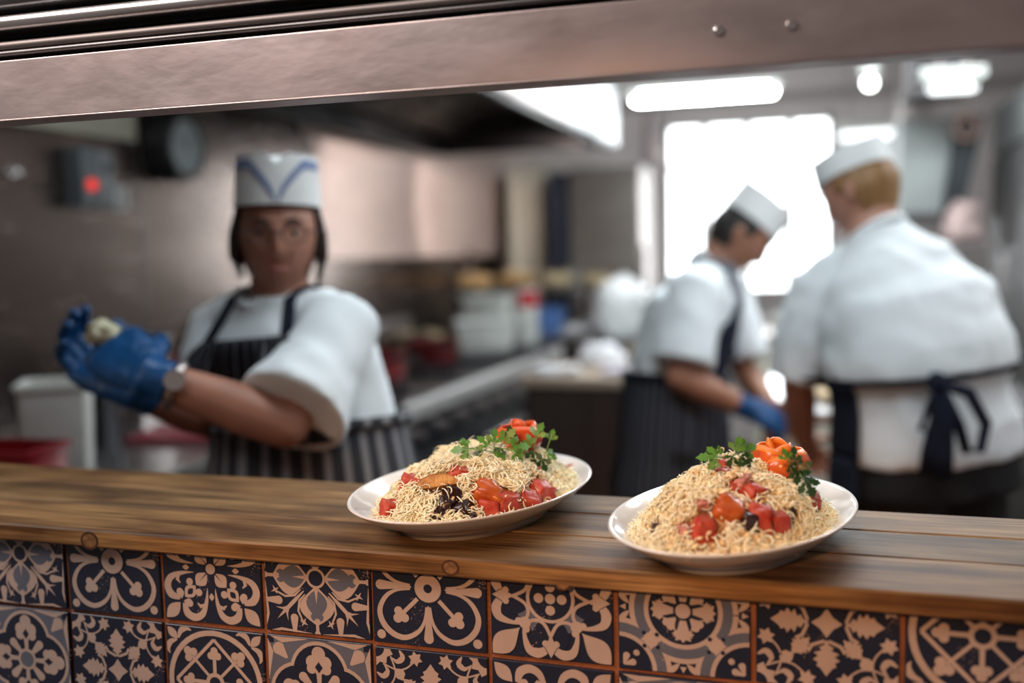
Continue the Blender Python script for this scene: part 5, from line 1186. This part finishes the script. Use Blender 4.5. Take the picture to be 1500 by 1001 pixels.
sprig('thin pale parsley stalk at the right of the left plate', [(Q(806, 645, 1.21), .25, -1, .011, False), (Q(800, 664, 1.20), .9, .3, .013, False), (Q(794, 672, 1.18), .2, .9, .013, True)], [Q(792, 682, 1.2), Q(800, 662, 1.21), Q(808, 637, 1.21)])

# ---- right plate
d2 = Dish((.921, .0963), .1817, .1158, 71.9, 'white oval plate heaped with crumbly cheese pasta, right of the two on the shelf', .075, .76, (-.002, .0), .72, 9.0)
tag(d2.mound(base_m), 'saucy brown pasta heap under the cheese on the right plate', 'food', kind='stuff')
av = []; G2 = 'tomato chunks on the right plate'
for px, py, sx, sz, m, lb, rz_, ti in ((1028, 783, .0105, .0165, tom_m, 'tall red tomato wedge at the front of the right plate', .5, .25), (1066, 752, .015, .0125, tom_o, 'orange pepper piece at the middle of the right plate', .2, .5), (1103, 727, .0105, .0115, tom_m, 'red tomato chunk at the centre of the right plate', .8, .3), (1080, 720, .010, .007, tom_m, 'flat red tomato chunk left of the central one on the right plate', .2, .2), (1062, 695, .009, .005, tom_m, 'small orange-red tomato bit high on the right plate', .3, .1), (1064, 681, .007, .005, tom_m, 'small tomato bit beside the parsley on the right plate', .6, .1), (1187, 738, .008, .011, tom_m, 'red tomato chunk rightmost on the right plate', .9, .5), (1112, 757, .012, .010, tom_m, 'dark red tomato piece below the centre of the right plate', .1, .3), (1138, 766, .010, .010, tom_m, 'dark red tomato piece beside the dark aubergine stick', .7, .2)):
    piece(d2, px, py, (sx, sx*.9, sz), m, lb, group=G2, rz_=rz_, tilt=ti, round_=.14)
for px, py, s3, lb in ((1158, 760, (.0042, .004, .0125), 'upright dark aubergine stick at the right of the right plate'), (966, 778, (.008, .006, .006), 'dark aubergine scrap at the left of the right plate'), (1097, 764, (.008, .008, .009), 'dark aubergine piece below the central tomato, right plate'), (1122, 772, (.007, .006, .006), 'dark aubergine scrap low at the front of the right plate')):
    piece(d2, px, py, s3, auber, lb, 'aubergine_piece', 'aubergine', 'aubergine pieces on the right plate', rad=.013, w=.9, rz_=.3, tilt=.12, rough=.05)
for px, py, lb in ((1000, 772, 'pink ham shred at the lower left of the right plate'), (1090, 702, 'pink ham shred above the central tomato, right plate'), (1030, 735, 'pink ham shred left of the pepper on the right plate')):
    piece(d2, px, py, (.011, .006, .004), pink_m, lb, 'ham_shred', 'ham', 'ham shreds on the right plate', rad=.009, w=.5, rz_=px*.2, tilt=.3, rough=.3)
def edge_dens(x, y):
    u, v = d2.loc(x, y); return min(1, .22+1.1*abs((x-d2.c.x+.01)/.11)**2)
tag(d2.strands('grated_cheese', cheese_m, 11000, av, 13, .006, .022, dens=edge_dens), 'fluffy grated cheese strands on the right plate', 'cheese', kind='stuff')
tag(d2.crumbs('cheese_crumb', crumb_m, 5200, av, 14, .0013, .0030, dens=lambda x, y: max(.12, 1-1.0*abs((x-d2.c.x-.005)/.10)**2)), 'crumbly cheese and pasta grains over the middle of the right plate', 'food', kind='stuff')
rp = d2.hit(1136, 690); tomato_rose(rp-Z*.004, .031, .040, 'orange-red tomato rose crowning the right plate', 2.2, 6)
sprig('bright three-lobed parsley leaf sticking out at the left of the right plate', [(Q(1052, 670, 1.02), -1, -.05, .017, False), (Q(1054, 666, 1.02), .0, -1, .008, False), (Q(1050, 674, 1.02), -.6, .9, .009, False)], [Q(1075, 668, 1.03), Q(1062, 670, 1.025), Q(1050, 670, 1.02)])
sprig('dark green parsley spray against the tomato rose on the right plate', [(Q(1078, 662, 1.03), .3, -1, .013, False), (Q(1086, 660, 1.03), 1, -.3, .016, False), (Q(1083, 668, 1.02), .8, .6, .013, True), (Q(1074, 668, 1.02), -.3, .5, .010, True), (Q(1094, 672, 1.02), .4, .9, .010, True)], [Q(1072, 668, 1.03), Q(1080, 665, 1.03), Q(1094, 662, 1.035)])
sprig('small parsley sprig on the right side of the tomato rose', [(Q(1153, 674, 1.0), -.3, -1, .010, False), (Q(1162, 676, 1.0), .2, -1, .013, True), (Q(1156, 680, 1.0), .6, .7, .010, True)], [Q(1166, 690, 1.02), Q(1160, 682, 1.01), Q(1156, 674, 1.0)])
sprig('dark drooping parsley sprig on the right slope of the right plate', [(Q(1168, 688, 1.01), .1, 1, .013, True), (Q(1176, 700, 1.0), .9, .2, .015, True), (Q(1180, 704, 1.0), .5, 1, .016, True), (Q(1172, 690, 1.01), .7, -.7, .012, True)], [Q(1162, 684, 1.02), Q(1174, 698, 1.01), Q(1184, 712, 1.0)])
